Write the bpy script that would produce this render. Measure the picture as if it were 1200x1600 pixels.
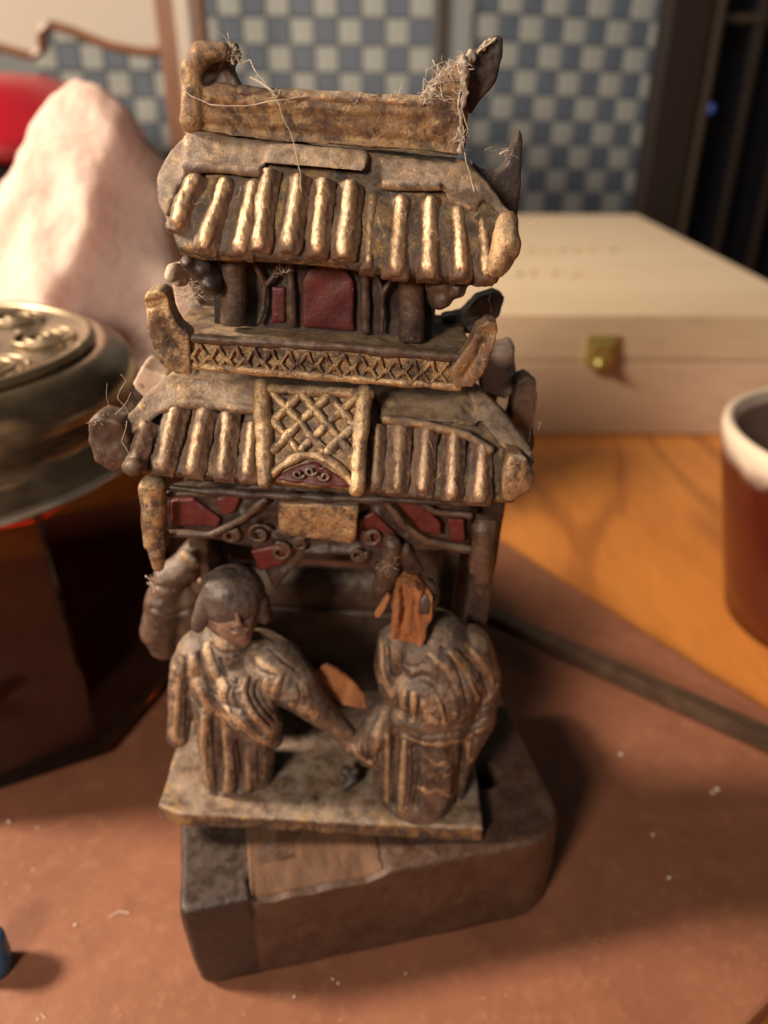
import bpy, bmesh, math, random
import numpy as np
from mathutils import Vector, Matrix, noise as mnoise

R = math.radians
CM = 0.01
sc = bpy.context.scene
for o in list(bpy.data.objects):
    bpy.data.objects.remove(o)
COL = sc.collection

# ------------------------------------------------------------------ camera
cam_d = bpy.data.cameras.new('camera')
cam = bpy.data.objects.new('camera', cam_d)
COL.objects.link(cam)
cam.location = (0, 0, 19.0 * CM)
cam.rotation_euler = (R(90 - 29), 0, 0)
cam_d.sensor_fit = 'VERTICAL'
cam_d.sensor_height = 36.0
cam_d.lens = 36.0 * 1202.0 / 1600.0
cam_d.clip_start = 0.002
cam_d.clip_end = 20
cam_d.dof.use_dof = True
cam_d.dof.focus_distance = 12.6 * CM
cam_d.dof.aperture_fstop = 27.045 / 2.25      # 2.25 mm pupil, as in a phone lens
cam_d.dof.aperture_blades = 0
sc.camera = cam

# ------------------------------------------------------------------ world and lamps
w = bpy.data.worlds.new('World')
sc.world = w
w.use_nodes = True
bg = w.node_tree.nodes['Background']
bg.inputs[0].default_value = (1.0, 0.78, 0.58, 1)
bg.inputs[1].default_value = 0.014

def area_lamp(name, loc, target, size, power, col):
    d = bpy.data.lights.new(name, 'AREA')
    d.shape = 'DISK'
    d.size = size * CM
    d.energy = power
    d.color = col
    o = bpy.data.objects.new(name, d)
    COL.objects.link(o)
    o.location = Vector(loc) * CM
    o.rotation_euler = (Vector(target) - Vector(loc)).to_track_quat('-Z', 'Y').to_euler()
    return o
area_lamp('table_lamp', (-80, 15.5, 64), (-2, 14, 6), 18, 19.0, (1.0, 0.80, 0.59))
area_lamp('front_fill', (-19, -25, 32), (-1, 13, 9), 9, 1.9, (1.0, 0.82, 0.64))  # added fill that lifts the carving's front faces
area_lamp('window_glow', (30, -40, 45), (0, 14, 8), 40, 0.16, (0.62, 0.78, 1.0))
dl = area_lamp('back_fill', (10, 58, 110), (8, 92, 6), 6, 1.0, (1.0, 0.92, 0.80))
_d = bpy.data.lights.new('back_fill_spot', 'SPOT')       # added spot fill that brightens only the wall and box behind
_d.energy, _d.color, _d.spot_size, _d.spot_blend, _d.shadow_soft_size = 14.0, (1.0, 0.92, 0.80), R(62), .6, .03
dl.data = _d

sc.view_settings.view_transform = 'Standard'
sc.view_settings.look = 'None'
sc.view_settings.exposure = 0.0
sc.view_settings.gamma = 1.0
sc.render.engine = 'CYCLES'
sc.cycles.use_denoising = True
sc.cycles.max_bounces = 8

# ------------------------------------------------------------------ node helpers
class NT:
    def __init__(s, name):
        s.m = bpy.data.materials.new(name)
        s.m.use_nodes = True
        s.t = s.m.node_tree
        s.b = s.t.nodes['Principled BSDF']
        s.tc = s.t.nodes.new('ShaderNodeTexCoord')
        s.co = s.mapping((100, 100, 100))
    def link(s, a, b):
        s.t.links.new(a, b)
    def new(s, k, **kw):
        n = s.t.nodes.new(k)
        for a, v in kw.items():
            setattr(n, a, v)
        return n
    def put(s, sock, v):
        if isinstance(v, bpy.types.NodeSocket):
            s.link(v, sock)
        else:
            if isinstance(v, (tuple, list)) and len(v) == 3 and sock.type == 'RGBA':
                v = tuple(v) + (1,)
            sock.default_value = v
    def mapping(s, scale=(100, 100, 100), rot=(0, 0, 0), loc=(0, 0, 0)):
        m = s.new('ShaderNodeMapping')
        m.inputs['Scale'].default_value = scale
        m.inputs['Rotation'].default_value = rot
        m.inputs['Location'].default_value = loc
        s.link(s.tc.outputs['Object'], m.inputs[0])
        return m.outputs[0]
    def noise(s, scale, detail=5, rough=.6, co=None, dist=0.0, seed=0):
        n = s.new('ShaderNodeTexNoise')
        n.noise_dimensions = '4D'
        n.inputs['W'].default_value = seed
        s.link(co or s.co, n.inputs['Vector'])
        n.inputs['Scale'].default_value = scale
        n.inputs['Detail'].default_value = detail
        n.inputs['Roughness'].default_value = rough
        n.inputs['Distortion'].default_value = dist
        return n.outputs['Fac']
    def voronoi(s, scale, co=None, out='Distance'):
        n = s.new('ShaderNodeTexVoronoi')
        s.link(co or s.co, n.inputs['Vector'])
        n.inputs['Scale'].default_value = scale
        return n.outputs[out]
    def step(s, v, a, b, lo=0.0, hi=1.0):
        n = s.new('ShaderNodeMapRange')
        n.interpolation_type = 'SMOOTHSTEP'
        s.put(n.inputs['Value'], v)
        n.inputs['From Min'].default_value = a
        n.inputs['From Max'].default_value = b
        n.inputs['To Min'].default_value = lo
        n.inputs['To Max'].default_value = hi
        return n.outputs[0]
    def math(s, op, a, b=0.0, clamp=False):
        n = s.new('ShaderNodeMath', operation=op, use_clamp=clamp)
        s.put(n.inputs[0], a)
        s.put(n.inputs[1], b)
        return n.outputs[0]
    def mix(s, f, a, b):
        n = s.new('ShaderNodeMix', data_type='RGBA')
        s.put(n.inputs[0], f)
        s.put(n.inputs[6], a)
        s.put(n.inputs[7], b)
        return n.outputs[2]
    def bump(s, h, strength=.5, dist=.0002, prev=None):
        n = s.new('ShaderNodeBump')
        n.inputs['Strength'].default_value = strength
        n.inputs['Distance'].default_value = dist
        s.link(h, n.inputs['Height'])
        if prev is not None:
            s.link(prev, n.inputs['Normal'])
        return n.outputs[0]
    def up(s):
        g = s.new('ShaderNodeNewGeometry')
        x = s.new('ShaderNodeSeparateXYZ')
        s.link(g.outputs['Normal'], x.inputs[0])
        return x.outputs['Z']
    def attr(s, name):
        a = s.new('ShaderNodeAttribute')
        a.attribute_name = name
        return a.outputs['Fac']
    def out(s, color, rough=.5, metal=0.0, normal=None, **kw):
        s.put(s.b.inputs['Base Color'], color)
        s.put(s.b.inputs['Roughness'], rough)
        s.put(s.b.inputs['Metallic'], metal)
        if normal is not None:
            s.link(normal, s.b.inputs['Normal'])
        for k, v in kw.items():
            s.put(s.b.inputs[k.replace('_', ' ')], v)
        return s.m

DUST = (0.42, 0.335, 0.265)
def gilt(name, amt=.5, under=(0.035, 0.024, 0.02), brown=(0.12, 0.058, 0.03), gold=(0.62, 0.37, 0.14),
         dust=.5, seed=0.0, painted=False, verdigris=.3, shine=.36, metal=.75, relief=1.0, stretch=1.0, mott=1.0, paintk=.42):
    """worn gold leaf over brown size over dark lacquer, with settled dust"""
    n = NT(name)
    if stretch != 1.0:
        n.co = n.mapping((100, 100, 100 * stretch))
    big = n.noise(1.1, 6, .65, seed=seed)
    mid = n.noise(4.5, 8, .72, seed=seed + 3)
    fine = n.noise(22, 6, .7, seed=seed + 5)
    m = n.math('ADD', n.math('MULTIPLY', big, .45), n.math('MULTIPLY', mid, .55))
    if painted:
        m = n.math('ADD', m, n.math('MULTIPLY', n.math('SUBTRACT', n.attr('paint'), .5), paintk))
    t = .5 + (.5 - amt) * .42
    gm = n.step(m, t - .045, t + .045)
    gm = n.math('MULTIPLY', gm, n.step(fine, .36, .50))
    base = n.mix(n.step(n.noise(2.3, 7, .7, seed=seed + 9), .40, .62), under, brown)
    gcol = n.mix(n.step(n.noise(3.1, 6, .7, seed=seed + 11), .36, .66), tuple(c * .55 for c in gold), gold)
    gcol = n.mix(n.math('MULTIPLY', n.step(n.noise(2.0, 5, .6, seed=seed + 14), .5, .68), verdigris), gcol, (0.20, 0.19, 0.075))
    col = n.mix(gm, base, gcol)
    d = n.math('MULTIPLY', n.step(n.up(), .05, .95), n.step(n.noise(2.6, 7, .7, seed=seed + 17), .32, .66))
    d = n.math('ADD', n.math('MULTIPLY', d, dust), n.math('MULTIPLY', n.step(n.noise(7, 8, .8, seed=seed + 21), .48, .66), dust * .7 * mott), True)
    col = n.mix(d, col, DUST)
    col = n.mix(n.math('MULTIPLY', n.step(n.noise(11, 7, .8, seed=seed + 24), .56, .66), .35 * mott), col, under)
    sp = n.math('LESS_THAN', n.voronoi(9.0), .085)
    sp = n.math('MULTIPLY', sp, n.step(n.noise(1.7, 2, .5, seed=seed + 30), .5, .6))
    col = n.mix(n.math('MULTIPLY', sp, .75), col, (0.55, 0.47, 0.38))
    md = n.math('MULTIPLY', n.math('MULTIPLY', gm, metal), n.math('SUBTRACT', 1.0, d), True)
    rg = n.math('ADD', n.math('ADD', shine, n.math('MULTIPLY', mid, .22)), n.math('MULTIPLY', d, .4), True)
    b = n.bump(big, .5 * relief, .0006)
    b = n.bump(mid, .6 * relief, .0005, b)
    b = n.bump(fine, .8, .00022, b)
    return n.out(col, rg, md, b, Specular_IOR_Level=.5)

def lacquer(name, col, col2, rough=.4, dust=.35, seed=0.0, chip=None):
    n = NT(name)
    a = n.noise(2.2, 7, .7, seed=seed)
    f = n.noise(14, 6, .7, seed=seed + 2)
    c = n.mix(n.step(a, .38, .64), col, col2)
    if chip:
        c = n.mix(n.step(n.noise(3.4, 8, .75, seed=seed + 6), .60, .64), c, chip)
    d = n.math('MULTIPLY', n.step(n.up(), -.2, .95), n.step(n.noise(3, 7, .7, seed=seed + 8), .35, .7))
    d = n.math('ADD', n.math('MULTIPLY', d, dust), n.math('MULTIPLY', n.step(f, .5, .72), dust * .45), True)
    c = n.mix(d, c, DUST)
    sp = n.math('MULTIPLY', n.math('LESS_THAN', n.voronoi(8.0), .08), n.step(n.noise(1.5, 2, .5, seed=seed + 12), .5, .6))
    c = n.mix(n.math('MULTIPLY', sp, .6), c, (0.5, 0.43, 0.35))
    b = n.bump(f, .5, .0002, n.bump(a, .5, .0006))
    return n.out(c, n.math('ADD', rough, n.math('MULTIPLY', d, .4), True), 0, b)

def wood(name, a, b, scale=(100, 100, 100), rot=(0, 0, 0), ring=3.0, rough=.55, streak=None, bumpd=.0001, seed=0.0, coat=0.0):
    n = NT(name)
    co = n.mapping(scale, rot)
    g = n.noise(ring, 4, .55, co=co, dist=1.2, seed=seed)
    f = n.noise(ring * 9, 7, .7, co=co, seed=seed + 2)
    c = n.mix(n.step(g, .3, .7), a, b)
    c = n.mix(n.math('MULTIPLY', n.step(f, .42, .75), .35), c, tuple(x * .6 for x in a))
    if streak:
        wv = n.noise(ring * .55, 3, .5, co=co, dist=2.0, seed=seed + 7)
        c = n.mix(n.math('MULTIPLY', n.math('MULTIPLY', n.step(wv, .50, .56), n.math('SUBTRACT', 1.0, n.step(wv, .56, .62))), .5), c, streak)
    return n.out(c, n.math('ADD', rough, n.math('MULTIPLY', f, .12)), 0, n.bump(f, .5, bumpd), Coat_Weight=coat, Coat_Roughness=.25)

M = {}
M['tile'] = gilt('gilt_tile', .54, under=(0.10, 0.058, 0.04), brown=(0.20, 0.115, 0.07), gold=(0.80, 0.54, 0.32), dust=.45, seed=1, painted=True, verdigris=.12, shine=.25, relief=.95, stretch=.5)
M['tile_low'] = gilt('gilt_tile_dull', .46, under=(0.085, 0.048, 0.036), brown=(0.21, 0.122, 0.078), gold=(0.66, 0.44, 0.27), dust=.55, seed=4, painted=True, verdigris=.12, relief=.95, stretch=.5, shine=.33)
M['bed'] = gilt('roof_bed', .42, under=(0.03, 0.022, 0.02), brown=(0.085, 0.05, 0.03), gold=(0.50, 0.32, 0.12), dust=.42, seed=8, verdigris=.3)
M['band'] = gilt('roof_band', .48, under=(0.09, 0.058, 0.045), brown=(0.19, 0.118, 0.08), gold=(0.64, 0.43, 0.25), dust=.62, seed=12)
M['ridge'] = gilt('ridge_gilt', .50, under=(0.06, 0.032, 0.022), brown=(0.22, 0.11, 0.05), gold=(0.52, 0.33, 0.17), dust=.5, seed=15, metal=.55, verdigris=.1, mott=.7)
M['frame'] = gilt('frame_gilt', .52, under=(0.04, 0.024, 0.02), brown=(0.13, 0.062, 0.033), gold=(0.60, 0.41, 0.22), dust=.48, seed=18, verdigris=.1, mott=.6)
M['lattice'] = gilt('lattice_gilt', .62, under=(0.05, 0.026, 0.02), brown=(0.16, 0.075, 0.038), gold=(0.74, 0.52, 0.29), dust=.40, seed=20, verdigris=.15, shine=.24)
M['robe'] = gilt('robe_gilt', .36, under=(0.050, 0.034, 0.030), brown=(0.15, 0.092, 0.066), gold=(0.50, 0.325, 0.195), dust=.42, mott=.7, paintk=.42, seed=25, painted=True, verdigris=.0, shine=.26, metal=.4, relief=.7)
M['plate'] = gilt('plate_gilt', .42, under=(0.05, 0.03, 0.025), brown=(0.17, 0.09, 0.058), gold=(0.60, 0.37, 0.15), dust=.70, seed=31, verdigris=.05, mott=.45)
M['dark'] = lacquer('dark_lacquer', (0.022, 0.015, 0.015), (0.052, 0.030, 0.023), .42, .18, 2)
M['dark_brown'] = lacquer('dark_brown_lacquer', (0.045, 0.026, 0.02), (0.10, 0.055, 0.035), .42, .34, 5, chip=(0.16, 0.08, 0.04))
M['red'] = lacquer('red_lacquer', (0.075, 0.010, 0.012), (0.125, 0.018, 0.017), .42, .1, 7, chip=(0.035, 0.02, 0.02))
M['hat'] = lacquer('hat_lacquer', (0.040, 0.030, 0.032), (0.085, 0.062, 0.056), .24, .28, 9)
M['face'] = lacquer('face_lacquer', (0.14, 0.078, 0.058), (0.21, 0.12, 0.086), .42, .2, 11)
M['raw'] = wood('raw_broken_wood', (0.27, 0.10, 0.038), (0.42, 0.18, 0.07), (100, 100, 22), ring=2.2, rough=.85, bumpd=.0006, seed=3)
M['rawpale'] = lacquer('weathered_pale_wood', (0.50, 0.36, 0.28), (0.62, 0.46, 0.37), .8, .5, 14, chip=(0.20, 0.12, 0.09))
M['rawpatch'] = wood('bare_plinth_wood', (0.092, 0.044, 0.024), (0.165, 0.082, 0.045), (100, 16, 100), ring=3.0, rough=.7, bumpd=.0004, seed=5)
M['web'] = NT('cobweb').out((0.52, 0.44, 0.36), .95)
M['grime'] = lacquer('matted_web', (0.30, 0.24, 0.19), (0.46, 0.39, 0.32), .95, .4, 33)

def plinth_material():
    n = NT('plinth_lacquer')
    a = n.noise(1.2, 7, .7, seed=40)
    g = n.noise(3.0, 7, .7, co=n.mapping((100, 22, 100)), seed=41)
    f = n.noise(16, 6, .7, seed=42)
    c = n.mix(n.step(a, .38, .62), (0.052, 0.025, 0.017), (0.085, 0.044, 0.028))
    c = n.mix(n.math('MULTIPLY', n.step(g, .45, .7), .5), c, (0.10, 0.055, 0.037))
    x = n.new('ShaderNodeSeparateXYZ')
    n.link(n.co, x.inputs[0])
    xx = n.math('ADD', x.outputs['X'], n.math('MULTIPLY', n.noise(6, 3, .6, seed=47), .1))
    c = n.mix(n.math('MULTIPLY', n.math('LESS_THAN', xx, 1.55), .85), c, (0.024, 0.015, 0.014))
    d = n.math('MULTIPLY', n.step(n.up(), .1, .9), n.step(n.noise(3.5, 7, .7, seed=43), .36, .68))
    c = n.mix(n.math('MULTIPLY', d, .16), c, (0.26, 0.2, 0.165))
    b = n.bump(f, .5, .0002, n.bump(g, .6, .0005))
    return n.out(c, n.math('ADD', .34, n.math('MULTIPLY', d, .4)), 0, b, Specular_IOR_Level=.5)
M['plinth'] = plinth_material()

def board_material():
    n = NT('brown_board')
    a = n.noise(.35, 6, .6, seed=50)
    b = n.noise(2.6, 8, .72, seed=51)
    f = n.noise(26, 5, .7, seed=52)
    c = n.mix(n.step(a, .35, .65), (0.225, 0.088, 0.050), (0.285, 0.115, 0.066))
    c = n.mix(n.math('MULTIPLY', n.step(b, .48, .70), .55), c, (0.36, 0.165, 0.092))
    c = n.mix(n.math('MULTIPLY', n.step(n.noise(1.1, 7, .7, seed=55), .54, .72), .4), c, (0.15, 0.058, 0.034))
    c = n.mix(n.math('MULTIPLY', n.step(f, .56, .78), .35), c, (0.42, 0.22, 0.13))
    for k, ang in enumerate((20, -35, 75)):
        sc_ = n.noise(1.0, 2, .5, co=n.mapping((160, 3.5, 100), (0, 0, R(ang))), seed=60 + k)
        ms = n.math('MULTIPLY', n.step(sc_, .70, .73), n.step(n.noise(.5, 3, .6, seed=64 + k), .5, .62))
        c = n.mix(n.math('MULTIPLY', ms, .45), c, (0.44, 0.25, 0.16))
    sp = n.math('MULTIPLY', n.math('LESS_THAN', n.voronoi(3.4), .075), n.step(n.noise(.7, 3, .6, seed=68), .50, .58))
    c = n.mix(n.math('MULTIPLY', sp, .55), c, (0.55, 0.40, 0.31))
    return n.out(c, n.math('ADD', .42, n.math('MULTIPLY', b, .25)), 0, n.bump(f, .35, .00012, n.bump(b, .4, .0004)))
M['board'] = board_material()
M['table'] = wood('orange_table_wood', (0.50, 0.17, 0.035), (0.68, 0.27, 0.06), (9, 2.2, 9), (0, 0, R(-38)), ring=1.5, rough=.34, streak=(0.24, 0.065, 0.018), seed=8, coat=.3)
M['pine'] = wood('pale_pine', (0.66, 0.48, 0.34), (0.73, 0.55, 0.40), (8, 60, 40), ring=.8, rough=.55, seed=10)
M['pine_lid'] = wood('pale_pine_lid', (0.68, 0.52, 0.35), (0.74, 0.58, 0.41), (8, 50, 40), ring=.8, rough=.5, seed=12)
M['stick'] = wood('dark_stick_wood', (0.05, 0.028, 0.018), (0.085, 0.05, 0.033), (60, 60, 60), ring=1.5, rough=.4, seed=14)
M['mark'] = NT('burnt_mark').out((0.44, 0.29, 0.14), .7)
M['brass'] = NT('brass').out((0.62, 0.60, 0.25), .35, .8)
M['bronze'] = None
def bronze(name, c1, c2, rough):
    n = NT(name)
    a = n.noise(1.3, 6, .65, seed=61)
    f = n.noise(20, 5, .7, seed=62)
    return n.out(n.mix(n.step(a, .35, .65), c1, c2), n.math('ADD', rough, n.math('MULTIPLY', a, .18)), .8, n.bump(f, .3, .0001))
M['bronze'] = bronze('tarnished_bronze', (0.21, 0.16, 0.11), (0.33, 0.26, 0.18), .12)
M['lid_rim'] = bronze('silvery_rim', (0.50, 0.47, 0.43), (0.62, 0.58, 0.53), .16)
M['bronze_pale'] = bronze('rubbed_bronze', (0.36, 0.28, 0.19), (0.46, 0.37, 0.26), .3)
M['amber'] = NT('amber_glass').out((0.52, 0.085, 0.018), .04, Transmission_Weight=1.0, IOR=1.5)
M['tea'] = NT('dark_contents').out((0.028, 0.008, 0.005), .6)
def salt_material():
    n = NT('pink_salt')
    a = n.noise(.22, 5, .6, seed=70)
    b = n.noise(.8, 6, .7, seed=71)
    c = n.mix(n.step(a, .34, .66), (0.78, 0.51, 0.43), (0.84, 0.62, 0.55))
    c = n.mix(n.math('MULTIPLY', n.step(b, .55, .75), .5), c, (0.88, 0.74, 0.66))
    return n.out(c, .62, 0, n.bump(b, .9, .006), Subsurface_Weight=.5, Subsurface_Radius=(.022, .018, .016), Subsurface_Scale=1.0)
M['salt'] = salt_material()
M['redpot'] = NT('red_enamel').out((0.36, 0.012, 0.024), .3)
M['black'] = NT('black_paint').out((0.012, 0.010, 0.010), .5)
M['cabinet'] = NT('dark_cabinet').out((0.020, 0.013, 0.010), .42)
M['cabinet2'] = NT('dark_cabinet_edge').out((0.045, 0.032, 0.022), .4)
M['darkglass'] = NT('dark_glass').out((0.006, 0.006, 0.008), .12)
M['bluelamp'] = NT('blue_plastic').out((0.03, 0.07, 0.35), .3)
M['bluecap'] = NT('blue_cap').out((0.035, 0.16, 0.36), .35)
M['chair'] = wood('chair_wood', (0.15, 0.065, 0.032), (0.22, 0.10, 0.05), (20, 20, 5), ring=1.2, rough=.3, seed=80, coat=.5)
M['chair_sheen'] = NT('chair_painted_sheen').out((0.46, 0.42, 0.38), .3)  # reflected light on the chair wood, put in as a pale colour
def tile_mat(name, a, b, s):
    n = NT(name)
    return n.out(n.mix(n.step(n.noise(.35, 4, .6, seed=s), .35, .65), a, b), .45, 0)
M['tile_blue'] = tile_mat('blue_wall_tile', (0.095, 0.122, 0.172), (0.12, 0.15, 0.205), 90)
M['tile_white'] = tile_mat('pale_wall_tile', (0.31, 0.335, 0.34), (0.37, 0.39, 0.385), 91)
M['grout'] = NT('wall_grout').out((0.24, 0.26, 0.28), .8)
def mug_material():
    n = NT('mug_glaze')
    x = n.new('ShaderNodeSeparateXYZ')
    n.link(n.co, x.inputs[0])
    z = n.math('ADD', x.outputs['Z'], n.math('MULTIPLY', n.noise(.6, 4, .5, seed=95), 1.4))
    c = n.mix(n.step(z, 7.4, 8.6), (0.075, 0.011, 0.006), (0.74, 0.62, 0.50))
    return n.out(c, .22, 0)
M['mug'] = mug_material()
M['muginside'] = NT('mug_inside').out((0.17, 0.105, 0.085), .35)
M['crumb'] = NT('salt_crumb').out((0.8, 0.7, 0.6), .5)

# ------------------------------------------------------------------ geometry helpers (all in centimetres)
class G:
    """collects closed solids"""
    def __init__(s):
        s.v, s.f = [], []
    def add(s, v, f):
        o = len(s.v)
        s.v += [tuple(map(float, p)) for p in v]
        s.f += [tuple(i + o for i in q) for q in f]
        return s
    def box(s, c, size, rot=None):
        c = Vector(c)
        h = Vector(size) / 2
        m = rot.to_matrix() if hasattr(rot, 'to_matrix') else (rot or Matrix.Identity(3))
        vs = [c + m @ Vector((x * h.x, y * h.y, z * h.z)) for x in (-1, 1) for y in (-1, 1) for z in (-1, 1)]
        return s.add(vs, [(0, 1, 3, 2), (4, 6, 7, 5), (0, 4, 5, 1), (2, 3, 7, 6), (0, 2, 6, 4), (1, 5, 7, 3)])
    def ball(s, c, r, rot=None, nu=20, nv=12):
        r = (r, r, r) if not hasattr(r, '__len__') else r
        m = rot or Matrix.Identity(3)
        vs = [Vector((0, 0, r[2]))]
        for i in range(1, nv):
            a = math.pi * i / nv
            for j in range(nu):
                b = 2 * math.pi * j / nu
                vs.append(Vector((r[0] * math.sin(a) * math.cos(b), r[1] * math.sin(a) * math.sin(b), r[2] * math.cos(a))))
        vs.append(Vector((0, 0, -r[2])))
        f = [(0, 1 + j, 1 + (j + 1) % nu) for j in range(nu)]
        for i in range(nv - 2):
            for j in range(nu):
                a, b = 1 + i * nu + j, 1 + i * nu + (j + 1) % nu
                f.append((a, a + nu, b + nu, b))
        l = len(vs) - 1
        f += [(l, 1 + (nv - 2) * nu + (j + 1) % nu, 1 + (nv - 2) * nu + j) for j in range(nu)]
        return s.add([Vector(c) + m @ p for p in vs], f)
    def tube(s, pts, rad, n=14, flat=None, ref=(0, 1, 0)):
        """tapered tube through pts; rad a number or a list; flat scales the second axis"""
        P = [Vector(p[:3]) for p in pts]
        rr = [rad] * len(P) if not hasattr(rad, '__len__') else list(rad)
        vs, f = [], []
        for i, p in enumerate(P):
            t = (P[min(i + 1, len(P) - 1)] - P[max(i - 1, 0)]).normalized()
            a = t.cross(Vector(ref))
            if a.length < 1e-3:
                a = t.cross(Vector((1, .2, .1)))
            a.normalize()
            b = a.cross(t).normalized()
            for j in range(n):
                q = 2 * math.pi * j / n
                vs.append(p + a * (rr[i] * math.cos(q)) + b * (rr[i] * math.sin(q) * (flat or 1)))
        for i in range(len(P) - 1):
            for j in range(n):
                k = (j + 1) % n
                f.append((i * n + j, i * n + k, i * n + n + k, i * n + n + j))
        f.append(tuple(range(n))[::-1])
        f.append(tuple(range((len(P) - 1) * n, len(P) * n)))
        return s.add(vs, f)
    def capsule(s, a, b, ra=None, rb=None):
        ra = ra if ra is not None else a[3]
        rb = rb if rb is not None else b[3]
        s.tube([a[:3], b[:3]], [ra, rb], 18)
        s.ball(a[:3], ra)
        return s.ball(b[:3], rb)
    def chain(s, pts):
        for a, b in zip(pts, pts[1:]):
            s.capsule(a, b)
        return s
    def prism(s, front, depth, back=None):
        """front: list of (u,v,w); depth along v, or back: matching list"""
        n = len(front)
        F_ = [Vector(p[:3]) for p in front]
        B_ = [Vector(p[:3]) for p in back] if back else [p + Vector((0, depth, 0)) for p in F_]
        # orient
        ar = sum(F_[i].x * F_[(i + 1) % n].z - F_[(i + 1) % n].x * F_[i].z for i in range(n))
        if ar < 0:
            F_.reverse()
            B_.reverse()
        f = [tuple(range(n)), tuple(range(2 * n - 1, n - 1, -1))]
        f += [(i, n + i, n + (i + 1) % n, (i + 1) % n) for i in range(n)]
        return s.add(F_ + B_, f)
    def loft(s, secs):
        """secs: list of closed loops with the same number of points"""
        n = len(secs[0])
        vs = [p for q in secs for p in q]
        f = [tuple(range(n)), tuple(range((len(secs) - 1) * n, len(secs) * n))[::-1]]
        for i in range(len(secs) - 1):
            for j in range(n):
                k = (j + 1) % n
                f.append((i * n + j, (i + 1) * n + j, (i + 1) * n + k, i * n + k))
        return s.add(vs, f)
    def lathe(s, prof, c=(0, 0, 0), n=48, cap=True):
        vs, f = [], []
        for r, z in prof:
            for j in range(n):
                a = 2 * math.pi * (j + .5) / n
                vs.append((c[0] + r * math.cos(a), c[1] + r * math.sin(a), c[2] + z))
        for i in range(len(prof) - 1):
            for j in range(n):
                k = (j + 1) % n
                f.append((i * n + j, i * n + k, i * n + n + k, i * n + n + j))
        if cap:
            f.append(tuple(range(n))[::-1])
            f.append(tuple(range((len(prof) - 1) * n, len(prof) * n)))
        return s.add(vs, f)
    def bm(s):
        b = bmesh.new()
        vs = [b.verts.new(p) for p in s.v]
        for q in s.f:
            try:
                b.faces.new([vs[i] for i in q])
            except ValueError:
                pass
        bmesh.ops.recalc_face_normals(b, faces=b.faces)
        return b

def remesh(g, voxel=.05, smooth=2):
    """fuse the solids of g into one carved skin; returns arrays"""
    b = g.bm()
    bmesh.ops.triangulate(b, faces=b.faces)
    me = bpy.data.meshes.new('tmp')
    b.to_mesh(me)
    b.free()
    o = bpy.data.objects.new('tmp', me)
    COL.objects.link(o)
    m = o.modifiers.new('r', 'REMESH')
    m.mode = 'VOXEL'
    m.voxel_size = voxel
    if smooth:
        k = o.modifiers.new('s', 'SMOOTH')
        k.factor = .5
        k.iterations = smooth
    dg = bpy.context.evaluated_depsgraph_get()
    e = o.evaluated_get(dg)
    m2 = bpy.data.meshes.new_from_object(e)
    bpy.data.objects.remove(o)
    bpy.data.meshes.remove(me)
    return Skin(m2)

class Skin:
    def __init__(s, me):
        s.me = me
        n = len(me.vertices)
        s.co = np.empty(n * 3)
        me.vertices.foreach_get('co', s.co)
        s.co = s.co.reshape(-1, 3)
        s.paint = np.full(n, .5)
    def normals(s):
        s.me.vertices.foreach_set('co', s.co.ravel())
        s.me.update()
        a = np.empty(len(s.co) * 3, dtype=np.float32)
        s.me.vertex_normals.foreach_get('vector', a)
        return a.reshape(-1, 3).astype(float)
    def rough(s, amp=.02, scale=2.0, seed=0, amp2=None, scale2=7.0):
        nr = s.normals()
        o = Vector((seed * 7.3, seed * 3.1, seed * 5.7))
        h = np.array([mnoise.noise(Vector(p) * scale + o) for p in s.co]) * amp
        if amp2:
            h += np.array([mnoise.noise(Vector(p) * scale2 + o) for p in s.co]) * amp2
        s.co += nr * h[:, None]
        return s
    def stroke(s, pts, width, amp, paint=None, facing=None):
        """raise (or cut, amp<0) the surface along a polyline"""
        P = np.array([p[:3] for p in pts], float)
        d = np.full(len(s.co), 1e9)
        for a, b in zip(P, P[1:]):
            ab = b - a
            t = np.clip(((s.co - a) @ ab) / (ab @ ab + 1e-12), 0, 1)
            d = np.minimum(d, np.linalg.norm(s.co - (a + t[:, None] * ab), axis=1))
        k = np.exp(-(d / width) ** 2)
        nr = s.normals()
        if facing is not None:
            k *= np.clip(nr @ np.array(facing, float) * 2, 0, 1)
        s.co += nr * (amp * k)[:, None]
        if paint is not None:
            s.paint += (paint - s.paint) * np.clip(k * 1.3, 0, 1)
        return s

def finish_mesh(me, mat, smooth=True):
    me.materials.clear()
    me.materials.append(mat)
    if smooth:
        me.polygons.foreach_set('use_smooth', [True] * len(me.polygons))
    me.update()

def link(name, me, parent=None, mtx=None):
    o = bpy.data.objects.new(name, me)
    COL.objects.link(o)
    if parent is not None:
        o.parent = parent
    if mtx is not None:
        o.matrix_local = mtx
    return o

def solid(name, g, mat, parent=None, mtx=None, bevel=0.0, smooth=False, seg=2):
    """plain bevelled mesh, centimetres to metres"""
    b = g.bm()
    if bevel:
        bmesh.ops.bevel(b, geom=[e for e in b.edges if len(e.link_faces) == 2 and e.calc_face_angle(0) > .5], offset=bevel, segments=seg, affect='EDGES', profile=.6, clamp_overlap=True)
    bmesh.ops.scale(b, vec=(CM, CM, CM), verts=b.verts)
    me = bpy.data.meshes.new(name)
    b.to_mesh(me)
    b.free()
    finish_mesh(me, mat, smooth)
    return link(name, me, parent, mtx)

def carved(name, s, mat, parent=None, mtx=None):
    """link a sculpted skin"""
    s.me.vertices.foreach_set('co', (s.co * CM).ravel())
    a = s.me.attributes.new('paint', 'FLOAT', 'POINT')
    a.data.foreach_set('value', s.paint.astype(np.float32))
    s.me.name = name
    finish_mesh(s.me, mat)
    return link(name, s.me, parent, mtx)

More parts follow.
